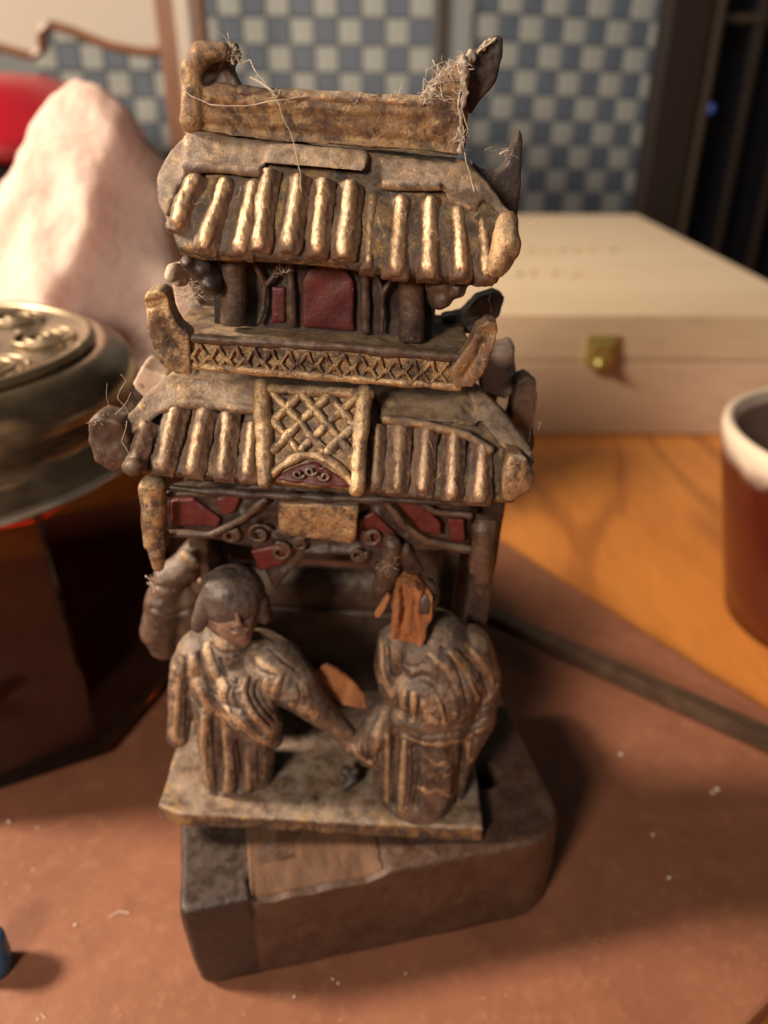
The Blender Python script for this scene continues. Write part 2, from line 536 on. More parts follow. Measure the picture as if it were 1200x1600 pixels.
def empty(name, loc):
    o = bpy.data.objects.new(name, None)
    o.empty_display_size = .01
    COL.objects.link(o)
    o.location = Vector(loc) * CM
    return o

def tag(o, label, cat=None, group=None, kind=None):
    if label: o['label'] = label
    if cat: o['category'] = cat
    if group: o['group'] = group
    if kind: o['kind'] = kind
    return o

# ------------------------------------------------------------------ setting: table, wall
g = G()
g.box((2.5, 35, -1.5), (50, 130, 3))
tag(solid('table_top', g, M['table'], bevel=.4), 'polished orange wood table top with dark grain', kind='structure')

wall = tag(solid('wall', G().add([(-60, 95.4, -45), (9.2, 95.4, -45), (9.2, 95.4, 50), (-60, 95.4, 50),
                                  (-60, 99, -45), (9.2, 99, -45), (9.2, 99, 50), (-60, 99, 50)],
                                 [(0, 1, 2, 3), (7, 6, 5, 4), (0, 4, 5, 1), (3, 2, 6, 7), (0, 3, 7, 4), (1, 5, 6, 2)]), M['grout']),
           'wall of alternating blue and pale square tiles', kind='structure')
CELL = 2.5
def tile_mesh(name, mat):
    b = G().box((0, 0, 0), (CELL - .16, .5, CELL - .16)).bm()
    bmesh.ops.bevel(b, geom=list(b.edges), offset=.08, segments=1, affect='EDGES')
    bmesh.ops.scale(b, vec=(CM, CM, CM), verts=b.verts)
    me = bpy.data.meshes.new(name)
    b.to_mesh(me)
    b.free()
    finish_mesh(me, mat, False)
    return me
tmesh = [tile_mesh('tile_pale', M['tile_white']), tile_mesh('tile_blue', M['tile_blue'])]
for i in range(17):
    for j in range(11):
        o = link('tile', tmesh[(i + j) % 2], wall)
        o.location = Vector((5.2 - CELL * (i + .5), 95.3, 0.1 + CELL * (j + .5) + .02 * i)) * CM
wall2 = tag(solid('wall_return', G().box((4, 1.9, 8), (42, 3, 95)), M['grout']), 'tiled wall section to the right of the dark seam', kind='structure')
wall2.location = Vector((22.9, 98.6, 0)) * CM
wall2.rotation_euler = (0, R(1.6), R(11))
for i in range(14):
    for j in range(11):
        o = link('tile', tmesh[(i + j) % 2], wall2)
        o.location = Vector((-16.6 + CELL * (i + .5), .3, .3 + CELL * (j + .5))) * CM
solid('seam', G().box((6.1, 95.4, 5), (1.0, 1.2, 90)), M['cabinet2'], wall)

# ------------------------------------------------------------------ the board everything stands on
U1, U2 = Vector((.565, -.825, 0)), Vector((.825, .565, 0))
board_c = Vector((15.7, 14.6, 0)) - U1 * 24 - U2 * 19
board = solid('brown_board', G().box((0, 0, .5), (48, 38, 1.0)), M['board'], bevel=.12)
board.location = board_c * CM
board.rotation_euler = (0, 0, math.atan2(U1.y, U1.x))
tag(board, 'reddish brown board lying on the orange table, everything in front stands on it', 'board')

# ------------------------------------------------------------------ carved temple
ROOT = Vector((-.4, 13.4, 1.0))
temple = empty('carved_temple', ROOT)
tag(temple, 'small carved and gilded wooden temple with two roofs, figures and dark plinth, dusty and cobwebbed', 'wood carving')
ORG = Vector((-1.439, 11.600, 4.286))
TM = Matrix.Translation((ORG - ROOT) * CM) @ Matrix.Rotation(R(4.5), 4, 'Y')   # the carving leans on its plinth
def tpart(name, s, mat, **k):
    return carved(name, s, mat, temple, TM)
def V(p):
    return Vector(p[:3])
def lerp(a, b, t):
    return tuple(a[i] + (b[i] - a[i]) * t for i in range(3))

# plinth: yawed block with rounded right corner
yaw = R(12.2)
pe, pn = Vector((math.cos(yaw), math.sin(yaw), 0)), Vector((-math.sin(yaw), math.cos(yaw), 0))
PC = Vector((-4.28, 9.93, 1.0))
PM = Matrix.Translation((PC - ROOT) * CM) @ Matrix.Rotation(yaw, 4, 'Z')
pl = [(0.0, .12), (.12, 0), (7.6, 0)]
for k in range(7):
    a = R(-90 + 15 * k)
    pl.append((7.75 + 1.1 * math.cos(a), 1.1 + 1.1 * math.sin(a)))
pl += [(8.85, 6.6), (8.6, 7.0), (0.25, 7.0), (0, 6.8)]
HP = 2.96
g = G()
secs = []
for z, k in ((0.02, .22), (.12, .12), (.32, .06), (1.2, .0), (2.6, .0), (2.86, .02), (HP, .10)):
    q = []
    for x, y in pl:
        cx, cy = x - 4.4, y - 3.5
        tap = (1 - z / HP) * .35 * (1 if x < 4 else 0) * (1 if y < 3 else .3)
        q.append((x - math.copysign(k, cx) + tap * .3, y - math.copysign(k, cy), z))
    secs.append(q[::-1])
g.loft(secs)
s = remesh(g, .06, 3).rough(.03, 1.1, 3, .012, 6)
HOLE = (7.35, 2.2)
dd = np.hypot((s.co[:, 0] - HOLE[0]), (s.co[:, 1] - HOLE[1]) * .9)
top = s.co[:, 2] > 2.7
s.co[:, 2] -= np.where(top, np.clip((.42 - dd) / .14, 0, 1) * .75, 0)
# front edge chipped away along the bare patch
ex_ = np.clip((s.co[:, 0] - 1.45) / .1, 0, 1) * np.clip((4.6 - s.co[:, 0]) / .6, 0, 1)
chip = np.array([.13 + .10 * mnoise.noise(Vector((x * 1.7, 3.3, 0))) for x in s.co[:, 0]])
lim = HP - chip * ex_ * np.clip((.75 - s.co[:, 1]) / .7, 0, 1) * 1.5
s.co[:, 2] = np.where(s.co[:, 1] < .8, np.minimum(s.co[:, 2], lim), s.co[:, 2])
s.stroke([(1.52, -.02, HP), (1.55, -.05, 2.35), (1.5, .5, 2.98)], .045, -.16)
plinth = carved('plinth', s, M['plinth'], temple, PM)
tag(plinth, 'dark lacquered wooden block with a bare chipped patch and a round hole')
# bare wood: a thin uneven wafer of unlacquered timber let into the top, running to the chipped edge
gx, gy = 46, 26
vs, fs = [], []
for j in range(gy + 1):
    for i in range(gx + 1):
        x = 1.5 + 2.9 * i / gx + .03 * mnoise.noise(Vector((j * .7, i * .1, 2)))
        y = .15 + 1.75 * j / gy
        if j == 0:
            y += .02 * mnoise.noise(Vector((x * 3, 0, 5)))
        ex1 = min(max((x - 1.45) / .1, 0), 1) * min(max((4.6 - x) / .6, 0), 1)
        ch = (.13 + .10 * mnoise.noise(Vector((x * 1.7, 3.3, 0)))) * ex1 * min(max((.75 - y) / .7, 0), 1) * 1.5
        vs.append((x, y, HP - ch + .010 + .012 * mnoise.noise(Vector((x * 6, y * 1.5, 0)))))
for j in range(gy):
    for i in range(gx):
        a = j * (gx + 1) + i
        fs.append((a, a + 1, a + gx + 2, a + gx + 1))
n0 = len(vs)
vs += [(x, y, z - .2) for x, y, z in vs]
fs += [tuple(n0 + i for i in q[::-1]) for q in fs]
rim = [i for i in range(gx)] + [j * (gx + 1) + gx for j in range(gy)] + [gy * (gx + 1) + i for i in range(gx, 0, -1)] + [j * (gx + 1) for j in range(gy, 0, -1)]
fs += [(rim[(i + 1) % len(rim)], rim[i], rim[i] + n0, rim[(i + 1) % len(rim)] + n0) for i in range(len(rim))]
o = solid('bare_wood_patch', G().add(vs, fs), M['rawpatch'], plinth, smooth=True)
tag(o, 'bare orange brown wood where the lacquer has come away')

# floor plate
g = G()
g.prism([(-3.62, .02, 0.0), (3.66, .02, 0.0), (3.66, .02, .43), (-3.62, .02, .43)], 4.7)
s = remesh(g, .05, 3).rough(.03, 1.3, 5, .012, 6)
s.co[:, 1] += np.clip(-3.1 - s.co[:, 0], 0, 1) * .35 * np.clip(1 - s.co[:, 1], 0, 1)
plate = tpart('floor_plate', s, M['plate'])
# red lacquer left on the plate edge
g = G().prism([(-0.616, 0.350, 0.328), (0.838, 0.350, 0.273), (0.783, 0.060, 0.370), (-0.475, 0.060, 0.418)], 0, [(-0.615, 0.360, 0.231), (0.844, 0.360, 0.175), (0.792, 0.060, 0.222), (-0.471, 0.060, 0.271)])
carved('red_strip', remesh(g, .03, 1).rough(.02, 4, 2), M['red'], plate)
# small wedge and block that carry the plate above the plinth
g = G().box((-1.2, 2.4, -.22), (3.0, 2.6, .44)).box((2.2, 2.4, -.05), (1.5, 2.4, .14))
tpart('support_block', remesh(g, .06, 1).rough(.02, 2, 4), M['dark'])

# corner posts and added shade panels
def post(name, a, b, wdt, dep, mat, seed):
    A, B = V(a), V(b)
    g = G()
    c = (A + B) / 2
    m = Matrix.Identity(3)
    d = (B - A).normalized()
    q = d.to_track_quat('Z', 'Y').to_matrix()
    g.box(c, (wdt, dep, (B - A).length), q)
    return tpart(name, remesh(g, .05, 2).rough(.025, 1.6, seed, .01, 7), mat)
post('column', (-2.95, 2.6, .3), (-3.0, 2.6, 8.4), .40, .45, M['dark_brown'], 2)
post('column', (3.2, 2.3, .3), (3.05, 2.3, 8.4), .45, .5, M['dark'], 3)
post('column', (2.55, 3.2, .3), (2.45, 3.2, 8.4), .62, .4, M['dark_brown'], 4)
post('column', (-2.9, 4.3, .3), (-2.9, 4.3, 10.2), .4, .4, M['dark'], 5)
post('column', (3.0, 4.3, .3), (3.0, 4.3, 10.2), .4, .4, M['dark'], 6)
g = G().box((0, 4.4, 1.7), (5.9, .25, 2.7))  # dark panel added where the interior only lies in shadow
tpart('rear_shade_panel', remesh(g, .06, 2).rough(.03, 1.5, 7), M['dark'])
g = G().box((-2.95, 3.45, 4.3), (.2, 1.7, 7.9))  # panel added to keep light from the left off the inner floor
tpart('side_shade_panel', remesh(g, .06, 2).rough(.03, 1.5, 8), M['dark'])
g = G().tube([(-2.95, 4.4, 3.62), (0, 4.35, 3.7), (2.95, 4.4, 3.65)], .62, 14, .5, ref=(0, 1, 0))
tpart('rear_beam', remesh(g, .06, 2).rough(.06, 1.5, 10, .02, 6), M['dark_brown'])
g = G().box((0, 4.4, 6.5), (5.9, .3, 3.9))
tpart('rear_lintel', remesh(g, .06, 2).rough(.03, 1.5, 9), M['dark_brown'])

# pendants
g = G().chain([(-3.394, 0.850, 8.103, 0.233), (-3.402, 0.800, 7.597, 0.224), (-3.412, 0.800, 6.904, 0.193), (-3.406, 0.800, 6.414, 0.110)])
g.box(V((-3.421, 0.850, 7.499)), (.42, .34, 1.3))
s = remesh(g, .035, 2).rough(.03, 2.5, 3)
tpart('pendant', s.stroke([(-3.625, 0.600, 6.841), (-3.079, 0.600, 6.856)], .05, -.06).stroke([(-3.635, 0.600, 6.698), (-3.086, 0.600, 6.713)], .06, .04), M['frame'])
g = G().chain([(2.668, 0.800, 7.718, 0.203), (2.767, 0.800, 7.104, 0.207), (2.828, 0.800, 6.669, 0.185)])
g.box(V((2.725, 0.850, 7.356)), (.36, .32, 1.2))
g.tube([(2.789, 0.800, 6.591), (2.825, 0.800, 6.338), (2.905, 0.800, 6.130)], [.16, .09, .02])
tpart('pendant', remesh(g, .035, 1).rough(.03, 3, 6), M['dark_brown'])

# architrave: dark pierced board with an arched underside
out = [(-3.270, 1.300, 7.746), (-3.325, 1.300, 6.780), (-2.480, 1.300, 6.789), (-1.670, 1.300, 6.661), (-1.286, 1.300, 5.776), (-1.195, 1.300, 5.736), (-0.944, 1.300, 6.160), (-0.621, 1.300, 6.490), (-0.096, 1.300, 6.681), (0.363, 1.300, 6.627), (0.762, 1.300, 6.202), (0.999, 1.300, 5.639), (1.279, 1.300, 5.741), (1.314, 1.300, 6.792), (2.611, 1.300, 6.894), (2.503, 1.300, 7.979), (0.808, 1.300, 8.066), (-1.364, 1.300, 8.059)]
s = remesh(G().prism(out, .4), .04, 2).rough(.05, 2.6, 8, .02, 8)
for p in ([(-1.850, 1.300, 7.441), (-1.358, 1.300, 7.051), (-0.918, 1.300, 6.794)], [(-1.608, 1.300, 6.367), (-1.104, 1.300, 6.631)], [(0.719, 1.300, 7.643), (0.897, 1.300, 6.937)], [(-0.600, 1.300, 6.641), (0.406, 1.300, 6.750)]):
    s.stroke(p, .09, .09)
s.stroke([(-1.433, 1.300, 7.118), (-1.421, 1.300, 7.104)], .13, -.3)
s.stroke([(0.554, 1.300, 7.346), (0.581, 1.300, 7.319)], .13, -.25)
arch = tpart('architrave', s, M['dark'])
def slab(name, pts, depth, mat, parent, seed, vox=.035, sm=2, amp=.02):
    m = None if parent is not temple else TM
    return carved(name, remesh(G().prism(pts, depth), vox, sm).rough(amp, 3.2, seed, amp * .4, 9), mat, parent, m)
slab('red_panel', [(-3.198, 1.180, 7.650), (-2.764, 1.180, 7.712), (-2.259, 1.180, 7.307), (-2.324, 1.180, 7.132), (-3.229, 1.180, 7.089)], .3, M['red'], arch, 1)
slab('red_panel', [(-2.325, 1.140, 7.741), (-2.034, 1.140, 7.954), (-1.881, 1.140, 7.803), (-1.993, 1.140, 7.491), (-2.237, 1.140, 7.416)], .3, M['red'], arch, 2)
slab('red_panel', [(-1.693, 1.200, 6.618), (-1.095, 1.200, 6.841), (-0.770, 1.200, 6.779), (-1.088, 1.200, 6.336), (-1.543, 1.200, 6.149)], .3, M['red'], arch, 3)
slab('red_panel', [(0.361, 1.180, 7.513), (0.654, 1.180, 7.705), (1.152, 1.180, 7.176), (0.898, 1.180, 6.922), (0.418, 1.180, 7.002)], .3, M['red'], arch, 4)
slab('red_panel', [(0.873, 1.080, 8.160), (1.276, 1.080, 8.192), (1.915, 1.080, 7.636), (1.975, 1.080, 7.329), (1.599, 1.080, 7.385)], .35, M['red'], arch, 5)
slab('red_panel', [(2.026, 1.080, 7.729), (2.368, 1.080, 7.728), (2.434, 1.080, 7.221), (2.184, 1.080, 7.231)], .35, M['red'], arch, 6)
for nm, p, r_, mt in (('bracket', [(-3.264, 1.100, 6.991), (-2.435, 1.100, 6.999), (-1.916, 1.100, 7.338), (-1.361, 1.100, 7.892)], .08, 'dark_brown'),
                  ('bracket', [(0.755, 1.000, 8.139), (1.238, 1.000, 7.545), (1.708, 1.000, 7.242), (2.590, 1.000, 7.109)], .085, 'dark_brown'),
                  ('bracket', [(-3.216, 1.100, 7.827), (-2.407, 1.100, 7.918), (-1.338, 1.100, 7.975)], .07, 'dark_brown'),
                  ('bracket', [(1.275, 1.000, 8.180), (1.784, 1.000, 7.894), (2.488, 1.000, 7.866)], .07, 'dark_brown')):
    carved(nm, remesh(G().tube(p, r_, 10), .035, 2).rough(.03, 3, 4), M[mt], arch)
for k, (c_, r_, a0, dr) in enumerate([((-1.523, 1.150, 7.055), .24, 0.5, 1), ((-1.112, 1.150, 6.695), .22, 2.0, -1), ((-2.082, 1.180, 6.979), .18, 1.0, -1), ((0.654, 1.120, 7.201), .22, 2.5, 1), ((0.410, 1.150, 6.755), .18, .5, -1), ((-0.719, 1.150, 6.901), .16, 1, 1)]):
    C_ = V(c_)
    p = [C_ + Vector((r_ * (1 - .75 * i / 20) * math.cos(a0 + dr * i * .42), 0, r_ * (1 - .75 * i / 20) * math.sin(a0 + dr * i * .42))) for i in range(21)]
    carved('carved_scroll', remesh(G().tube(p, .05, 8), .03, 1).rough(.02, 5, k), M['dark_brown'], arch)
# curled bracket with fluff at the right of the arch
g = G().chain([(1.036, 1.100, 7.070, 0.198), (1.034, 1.100, 6.478, 0.252), (0.917, 1.100, 6.041, 0.166)]).chain([(1.278, 1.200, 6.881, 0.175), (1.582, 1.300, 6.390, 0.154)])
tpart('curled_bracket', remesh(g, .04, 2).rough(.06, 3, 2, .02, 8), M['dark_brown'])
slab('name_plaque', [(-1.141, 0.850, 7.936), (0.354, 0.850, 7.973), (0.321, 0.850, 7.153), (-1.133, 0.850, 7.250)], .25, M['frame'], temple, 7, amp=.025)
# lip above the plaque
carved('lintel_bar', remesh(G().tube([(-3.168, 0.950, 8.043), (-1.319, 0.950, 8.029), (0.333, 0.950, 8.079), (2.466, 0.950, 8.166)], .075, 10), .03, 2).rough(.05, 3, 5), M['dark'], arch)

# ---------------- lower roof
def sec(pts, back_v, under_w):
    """closed section: front points (top to eave), then underside and back"""
    q = [tuple(p[:3]) for p in pts]
    e = q[-1]
    t = q[0]
    return q + [(e[0], e[1] + .16, e[2] - .16), (e[0] * .96, back_v, under_w), (t[0], back_v, t[2])]
secs = [sec([(-3.247, 1.700, 9.862), (-3.713, 1.350, 9.518), (-3.901, 1.000, 9.157), (-3.662, 0.550, 8.589)], 4.2, 8.7),
        sec([(-2.813, 1.700, 9.824), (-3.180, 1.350, 9.535), (-3.356, 0.950, 9.074), (-3.191, 0.450, 8.600)], 4.3, 8.7),
        sec([(-1.659, 1.700, 9.817), (-1.632, 1.350, 9.535), (-1.680, 0.900, 9.104), (-1.636, 0.450, 8.598)], 4.3, 8.7),
        sec([(-0.498, 1.700, 9.810), (-0.461, 1.350, 9.529), (-0.457, 0.900, 9.076), (-0.426, 0.450, 8.542)], 4.3, 8.7),
        sec([(0.672, 1.700, 9.804), (0.740, 1.350, 9.525), (0.773, 0.900, 9.098), (0.796, 0.450, 8.511)], 4.3, 8.7),
        sec([(1.849, 1.700, 9.797), (2.048, 1.350, 9.478), (2.159, 0.900, 9.031), (2.146, 0.450, 8.463)], 4.3, 8.7),
        sec([(2.248, 1.900, 10.052), (2.871, 1.600, 9.603), (3.262, 1.200, 9.234), (3.198, 0.700, 8.438)], 4.2, 8.75)]
s = remesh(G().loft(secs), .05, 2).rough(.03, 1.6, 12, .012, 6)
lroof = tpart('lower_roof', s, M['bed'])
g = G()
g.prism([(-3.200, 1.620, 9.942), (-1.621, 1.600, 9.881), (-1.530, 1.120, 9.610), (-2.359, 1.120, 9.641), (-3.061, 1.160, 9.642), (-3.410, 1.300, 9.633)], .5)
g.tube([(-3.175, 1.020, 9.568), (-2.804, 1.120, 9.677), (-1.519, 1.120, 9.611)], [.09, .10, .09], 12, 1)
g.prism([(-2.817, 1.750, 9.975), (-2.656, 1.500, 9.811), (-2.981, 1.200, 9.633), (-3.289, 0.950, 9.419), (-3.661, 0.700, 9.134), (-3.894, 0.700, 9.235), (-3.791, 0.850, 9.420), (-3.568, 1.150, 9.677), (-3.322, 1.550, 9.885)], .45)
carved('eave_band', remesh(g, .045, 4).rough(.045, 1.8, 12, .014, 7), M['band'], lroof)
g = G()
g.prism([(0.553, 1.600, 9.832), (2.072, 1.600, 9.828), (2.394, 1.200, 9.568), (1.716, 1.120, 9.597), (0.619, 1.120, 9.609)], .5)
g.tube([(0.637, 1.050, 9.663), (1.367, 1.050, 9.623), (2.177, 1.000, 9.488), (2.646, 0.950, 9.223)], .09, 12, 1)
g.prism([(2.163, 1.900, 10.070), (2.374, 1.900, 10.087), (2.900, 1.500, 9.708), (3.318, 1.100, 9.359), (3.458, 0.850, 9.106), (3.295, 0.750, 9.015), (2.850, 1.000, 9.291), (2.353, 1.400, 9.681)], .45)
carved('eave_band', remesh(g, .045, 4).rough(.045, 1.8, 12, .014, 7), M['band'], lroof)
def tile(path, r_, mat, parent, seed):
    """half-round roof rib with flared foot, blunt at the eave"""
    P = [V(p) + Vector((0, .10, -.03)) for p in path]
    random.seed(seed)
    n_ = 15
    secs = []
    for i in range(n_):
        t = i / (n_ - 1) * 2
        k_ = min(int(t), 1)
        c = P[k_].lerp(P[k_ + 1], t - k_)
        tn = (P[2] - P[0]).normalized()
        ac = Vector((1, 0, 0))
        ac = (ac - tn * ac.dot(tn)).normalized()
        nr = ac.cross(tn)
        if nr.y > 0:
            nr = -nr
        wd = r_ * (1.36 + .06 * math.sin(i * .9 + seed))
        ht = r_ * (1.25 + random.uniform(-.04, .04))
        if i == 0:
            ht *= .75
        if i == n_ - 1:
            ht *= .72
            wd *= .9
        q = []
        for m_ in range(11):
            x = -1 + 2 * m_ / 10
            q.append(tuple(c + ac * (x * wd) + nr * (ht * (.5 + .5 * math.cos(math.pi * x)) ** .8 - .05)))
        q.append(tuple(c + ac * (wd * .9) - nr * .26))
        q.append(tuple(c - ac * (wd * .9) - nr * .26))
        secs.append(q)
    # scalloped lip
    c = P[2] + tn * .07
    secs.append([tuple(Vector(p) + tn * .06 - nr * .03) for p in secs[-1]])
    s = remesh(G().loft(secs), .03, 2)
    q = s.co - np.array(P[0])
    tv, nv = np.array(tn), np.array(nr)
    mid = (P[1] - P[0])
    sag = float(mid.dot(nr))
    tt = np.clip(q @ tv / float((P[2] - P[0]).length), 0, 1)
    h_ = q @ nv - sag * np.sin(np.pi * tt)
    s.paint = np.clip(h_ / (r_ * .8), 0, 1) * .64            # gilded crown; foot painted dark to deepen the shading between ribs
    s.rough(.034, 1.9, seed, .014, 12)
    return carved('tile', s, mat, parent)
def flatband(name, pts, depth, mat, parent, seed):
    return carved(name, remesh(G().prism(pts, depth), .04, 2).rough(.045, 2.0, seed, .018, 8), mat, parent)
for k, (p, r_) in enumerate([
        ([(-3.447, 0.860, 9.347), (-3.530, 0.600, 9.043), (-3.572, 0.350, 8.730)], .155), ([(-2.957, 1.000, 9.616), (-3.033, 0.660, 9.152), (-3.103, 0.300, 8.693)], .17),
        ([(-2.459, 1.000, 9.608), (-2.527, 0.660, 9.144), (-2.579, 0.300, 8.685)], .17), ([(-2.060, 1.000, 9.568), (-2.053, 0.660, 9.108), (-2.042, 0.300, 8.666)], .165),
        ([(-1.618, 0.950, 9.454), (-1.615, 0.620, 9.063), (-1.612, 0.300, 8.675)], .15), ([(0.971, 1.000, 9.589), (0.986, 0.660, 9.101), (0.999, 0.300, 8.630)], .165),
        ([(1.459, 1.000, 9.591), (1.451, 0.660, 9.076), (1.453, 0.300, 8.578)], .165), ([(1.940, 1.000, 9.555), (1.965, 0.660, 9.042), (1.972, 0.300, 8.568)], .165),
        ([(2.465, 0.950, 9.359), (2.479, 0.660, 8.944), (2.473, 0.320, 8.558)], .175), ([(0.578, 1.000, 9.558), (0.595, 0.680, 9.061), (0.609, 0.360, 8.606)], .12)]):
    tile(p, r_, M['tile_low'], lroof, k + 1)
# flat bands above the tiles, hip ridges and corner ends
def bar(name, path, r_, flat, mat, parent, seed, mtx=None):
    g = G().tube([V(p) for p in path], r_, 12, flat)
    return carved(name, remesh(g, .04, 1).rough(.035, 2.2, seed, .014, 8), mat, parent, mtx)
g = G().prism([(-4.350, 0.550, 9.404), (-4.186, 0.550, 9.534), (-3.767, 0.550, 9.427), (-3.643, 0.550, 9.104), (-3.747, 0.550, 8.632), (-3.983, 0.550, 8.464), (-4.274, 0.550, 8.665), (-4.410, 0.550, 9.044)], .7)
carved('corner_end', remesh(g, .045, 4).rough(.06, 2, 9, .02, 8), M['dark_brown'], lroof)
g = G().chain([(-3.664, 0.500, 8.663, 0.145), (-3.530, 0.250, 8.769, 0.164)])
carved('corner_stud', remesh(g, .035, 1).rough(.03, 5, 1), M['dark_brown'], lroof)
g = G().prism([(2.880, 0.500, 9.374), (3.175, 0.500, 9.349), (3.408, 0.500, 9.045), (3.374, 0.500, 8.713), (3.070, 0.500, 8.469), (2.855, 0.500, 8.518)], .9)
carved('corner_end', remesh(g, .045, 3).rough(.05, 2, 11, .02, 8), M['ridge'], lroof)
g = G().prism([(3.232, 2.600, 10.006), (3.436, 2.600, 10.126), (3.613, 2.600, 10.036), (3.701, 2.600, 9.463), (3.768, 2.600, 8.641), (3.581, 2.600, 8.196), (3.163, 2.600, 9.012), (3.225, 2.600, 9.426)], .6)
carved('upturned_corner', remesh(g, .05, 3).rough(.05, 2, 13), M['dark_brown'], lroof)
g = G().prism([(-4.131, 2.400, 9.446), (-3.899, 2.400, 9.819), (-3.430, 2.400, 9.654), (-3.740, 2.400, 8.956)], .7)
carved('upturned_corner', remesh(g, .05, 3).rough(.05, 2, 14), M['rawpale'], lroof)
slab('broken_block', [(2.483, 3.000, 10.330), (3.180, 3.000, 10.538), (3.328, 3.000, 9.793), (3.149, 3.000, 9.455), (2.636, 3.000, 9.604)], .8, M['rawpale'], temple, 8, .05, 1, .04)

# central lattice panel over an arched tympanum
pc = [(-1.523, 1.150, 10.050), (0.446, 1.150, 10.111), (0.386, 0.280, 8.618), (-1.345, 0.280, 8.656)]
def pq(a, b):
    """point on the sloping panel: a across 0..1, b down 0..1"""
    t = lerp(pc[0], pc[1], a)
    q = lerp(pc[3], pc[2], a)
    return Vector(lerp(t, q, b))
nn = (pq(1, 0) - pq(0, 0)).cross(pq(0, 1) - pq(0, 0)).normalized()
if nn.y > 0:
    nn = -nn
vs = [pq(a, b) - nn * .02 for a, b in ((0, 0), (1, 0), (1, 1), (0, 1))] + [pq(a, b) - nn * .35 for a, b in ((0, 0), (1, 0), (1, 1), (0, 1))]
g = G().add(vs, [(0, 3, 2, 1), (4, 5, 6, 7), (0, 1, 5, 4), (1, 2, 6, 5), (2, 3, 7, 6), (3, 0, 4, 7)])
lat = tpart('lattice_panel', remesh(g, .04, 1).rough(.03, 2.5, 3, .012, 8), M['frame'])
def lbar(name, pts, r_, mat, seed, off=.05):
    g = G().tube([pq(a, b) + nn * off for a, b in pts], r_, 8)
    g.ball(pq(*pts[0]) + nn * off, r_, nu=10, nv=6)
    g.ball(pq(*pts[-1]) + nn * off, r_, nu=10, nv=6)
    return carved(name, remesh(g, .03, 1).rough(.03, 4, seed, .012, 9), mat, lat)
lbar('side_rail', [(.02, .0), (.03, .5), (.03, 1.0)], .15, M['frame'], 1)
lbar('side_rail', [(.93, .02), (.93, .5), (.95, 1.0)], .145, M['lattice'], 2)
lbar('top_rail', [(.02, .03), (.98, .03)], .10, M['frame'], 3)
k = 0
W0, W1, N = .12, .86, 3
step = (W1 - W0) / N
for i in range(-3, 7):
    for sgn in (1, -1):
        # one straight diagonal bar, clipped to the panel
        pts = []
        for t in range(0, 41):
            b = .06 + .66 * t / 40
            a = W0 + step * i + sgn * (b - .06) * step / .30
            arch_b = .72 - .06 * math.sin(math.pi * min(max((a - .08) / .84, 0), 1)) if True else 1
            if W0 - .01 <= a <= W1 + .01 and b < arch_b - .02:
                pts.append((a, b))
        if len(pts) > 4:
            k += 1
            lbar('lattice_bar', [pts[0], pts[len(pts) // 2], pts[-1]], .082, M['lattice'], 10 + k, .035)
arcp = [(.06 + .86 * t / 12, .96 - .27 * math.sin(math.pi * t / 12)) for t in range(13)]
lbar('arch_rib', arcp, .085, M['lattice'], 5, .06)
vs = [pq(a, b) + nn * .03 for a, b in [(.1 + .78 * t / 10, .99 - .22 * math.sin(math.pi * t / 10)) for t in range(11)]]
g = G().prism([tuple(p) for p in vs], .2)
tymp = carved('tympanum', remesh(g, .03, 1).rough(.04, 4, 7), M['red'], lat)
for k, (c0, c1, rr, d) in enumerate([(.36, .90, .05, 1), (.62, .90, .05, -1), (.48, .86, .05, 1)]):
    g = G().tube([pq(c0 + d * rr * 1.3 * (1 - t / 14) * math.cos(t * .62), c1 + rr * 1.1 * (1 - t / 14) * math.sin(t * .62)) + nn * .11 for t in range(12)], .028, 6)
    carved('scroll', remesh(g, .018, 0), M['dark_brown'], tymp)

# ---------------- balcony
front = [(-3.127, 1.000, 10.829), (2.148, 1.000, 10.870), (1.996, 1.000, 10.358), (-3.090, 1.000, 10.368)]
back = [(p[0], p[1] + 2.9, p[2]) for p in front]
s = remesh(G().prism(front, 0, back), .05, 2).rough(.03, 1.5, 21, .012, 7)
s.stroke([(-3.035, 1.000, 10.573), (2.038, 1.000, 10.545)], .0001, 0)
bal = tpart('balcony', s, M['frame'])
bar('edge_moulding', [(-3.015, 0.980, 10.855), (-0.487, 0.980, 10.912), (1.970, 0.980, 10.885)], .085, 1, M['dark_brown'], bal, 1)
bar('edge_moulding', [(-3.083, 0.980, 10.409), (-0.467, 0.980, 10.378), (1.969, 0.980, 10.386)], .085, 1, M['lattice'], bal, 2)
fa, fb = V((-2.785, 0.950, 10.653)), V((1.690, 0.950, 10.671))
ga, gb = V((-2.793, 0.950, 10.497)), V((1.708, 0.950, 10.514))
NZ = 15
for i in range(NZ):
    for row in range(2):
        A, B = (fa, fb) if row == 0 else (ga, gb)
        t0, t1, t2 = i / NZ, (i + .5) / NZ, (i + 1) / NZ
        jit = .02 * math.sin(i * 7.1 + row)
        hh = Vector((0, 0, .135))
        if row == 0:
            p = [A.lerp(B, t0) + hh, A.lerp(B, t1) - hh + Vector((jit, 0, 0)), A.lerp(B, t2) + hh]
        else:
            p = [A.lerp(B, t0) - hh * .8, A.lerp(B, t1) + hh * .8 + Vector((jit, 0, 0)), A.lerp(B, t2) - hh * .8]
        g = G().tube(p, .044, 6)
        carved('zigzag_bar', remesh(g, .022, 0).rough(.02, 6, i), M['frame'], bal)
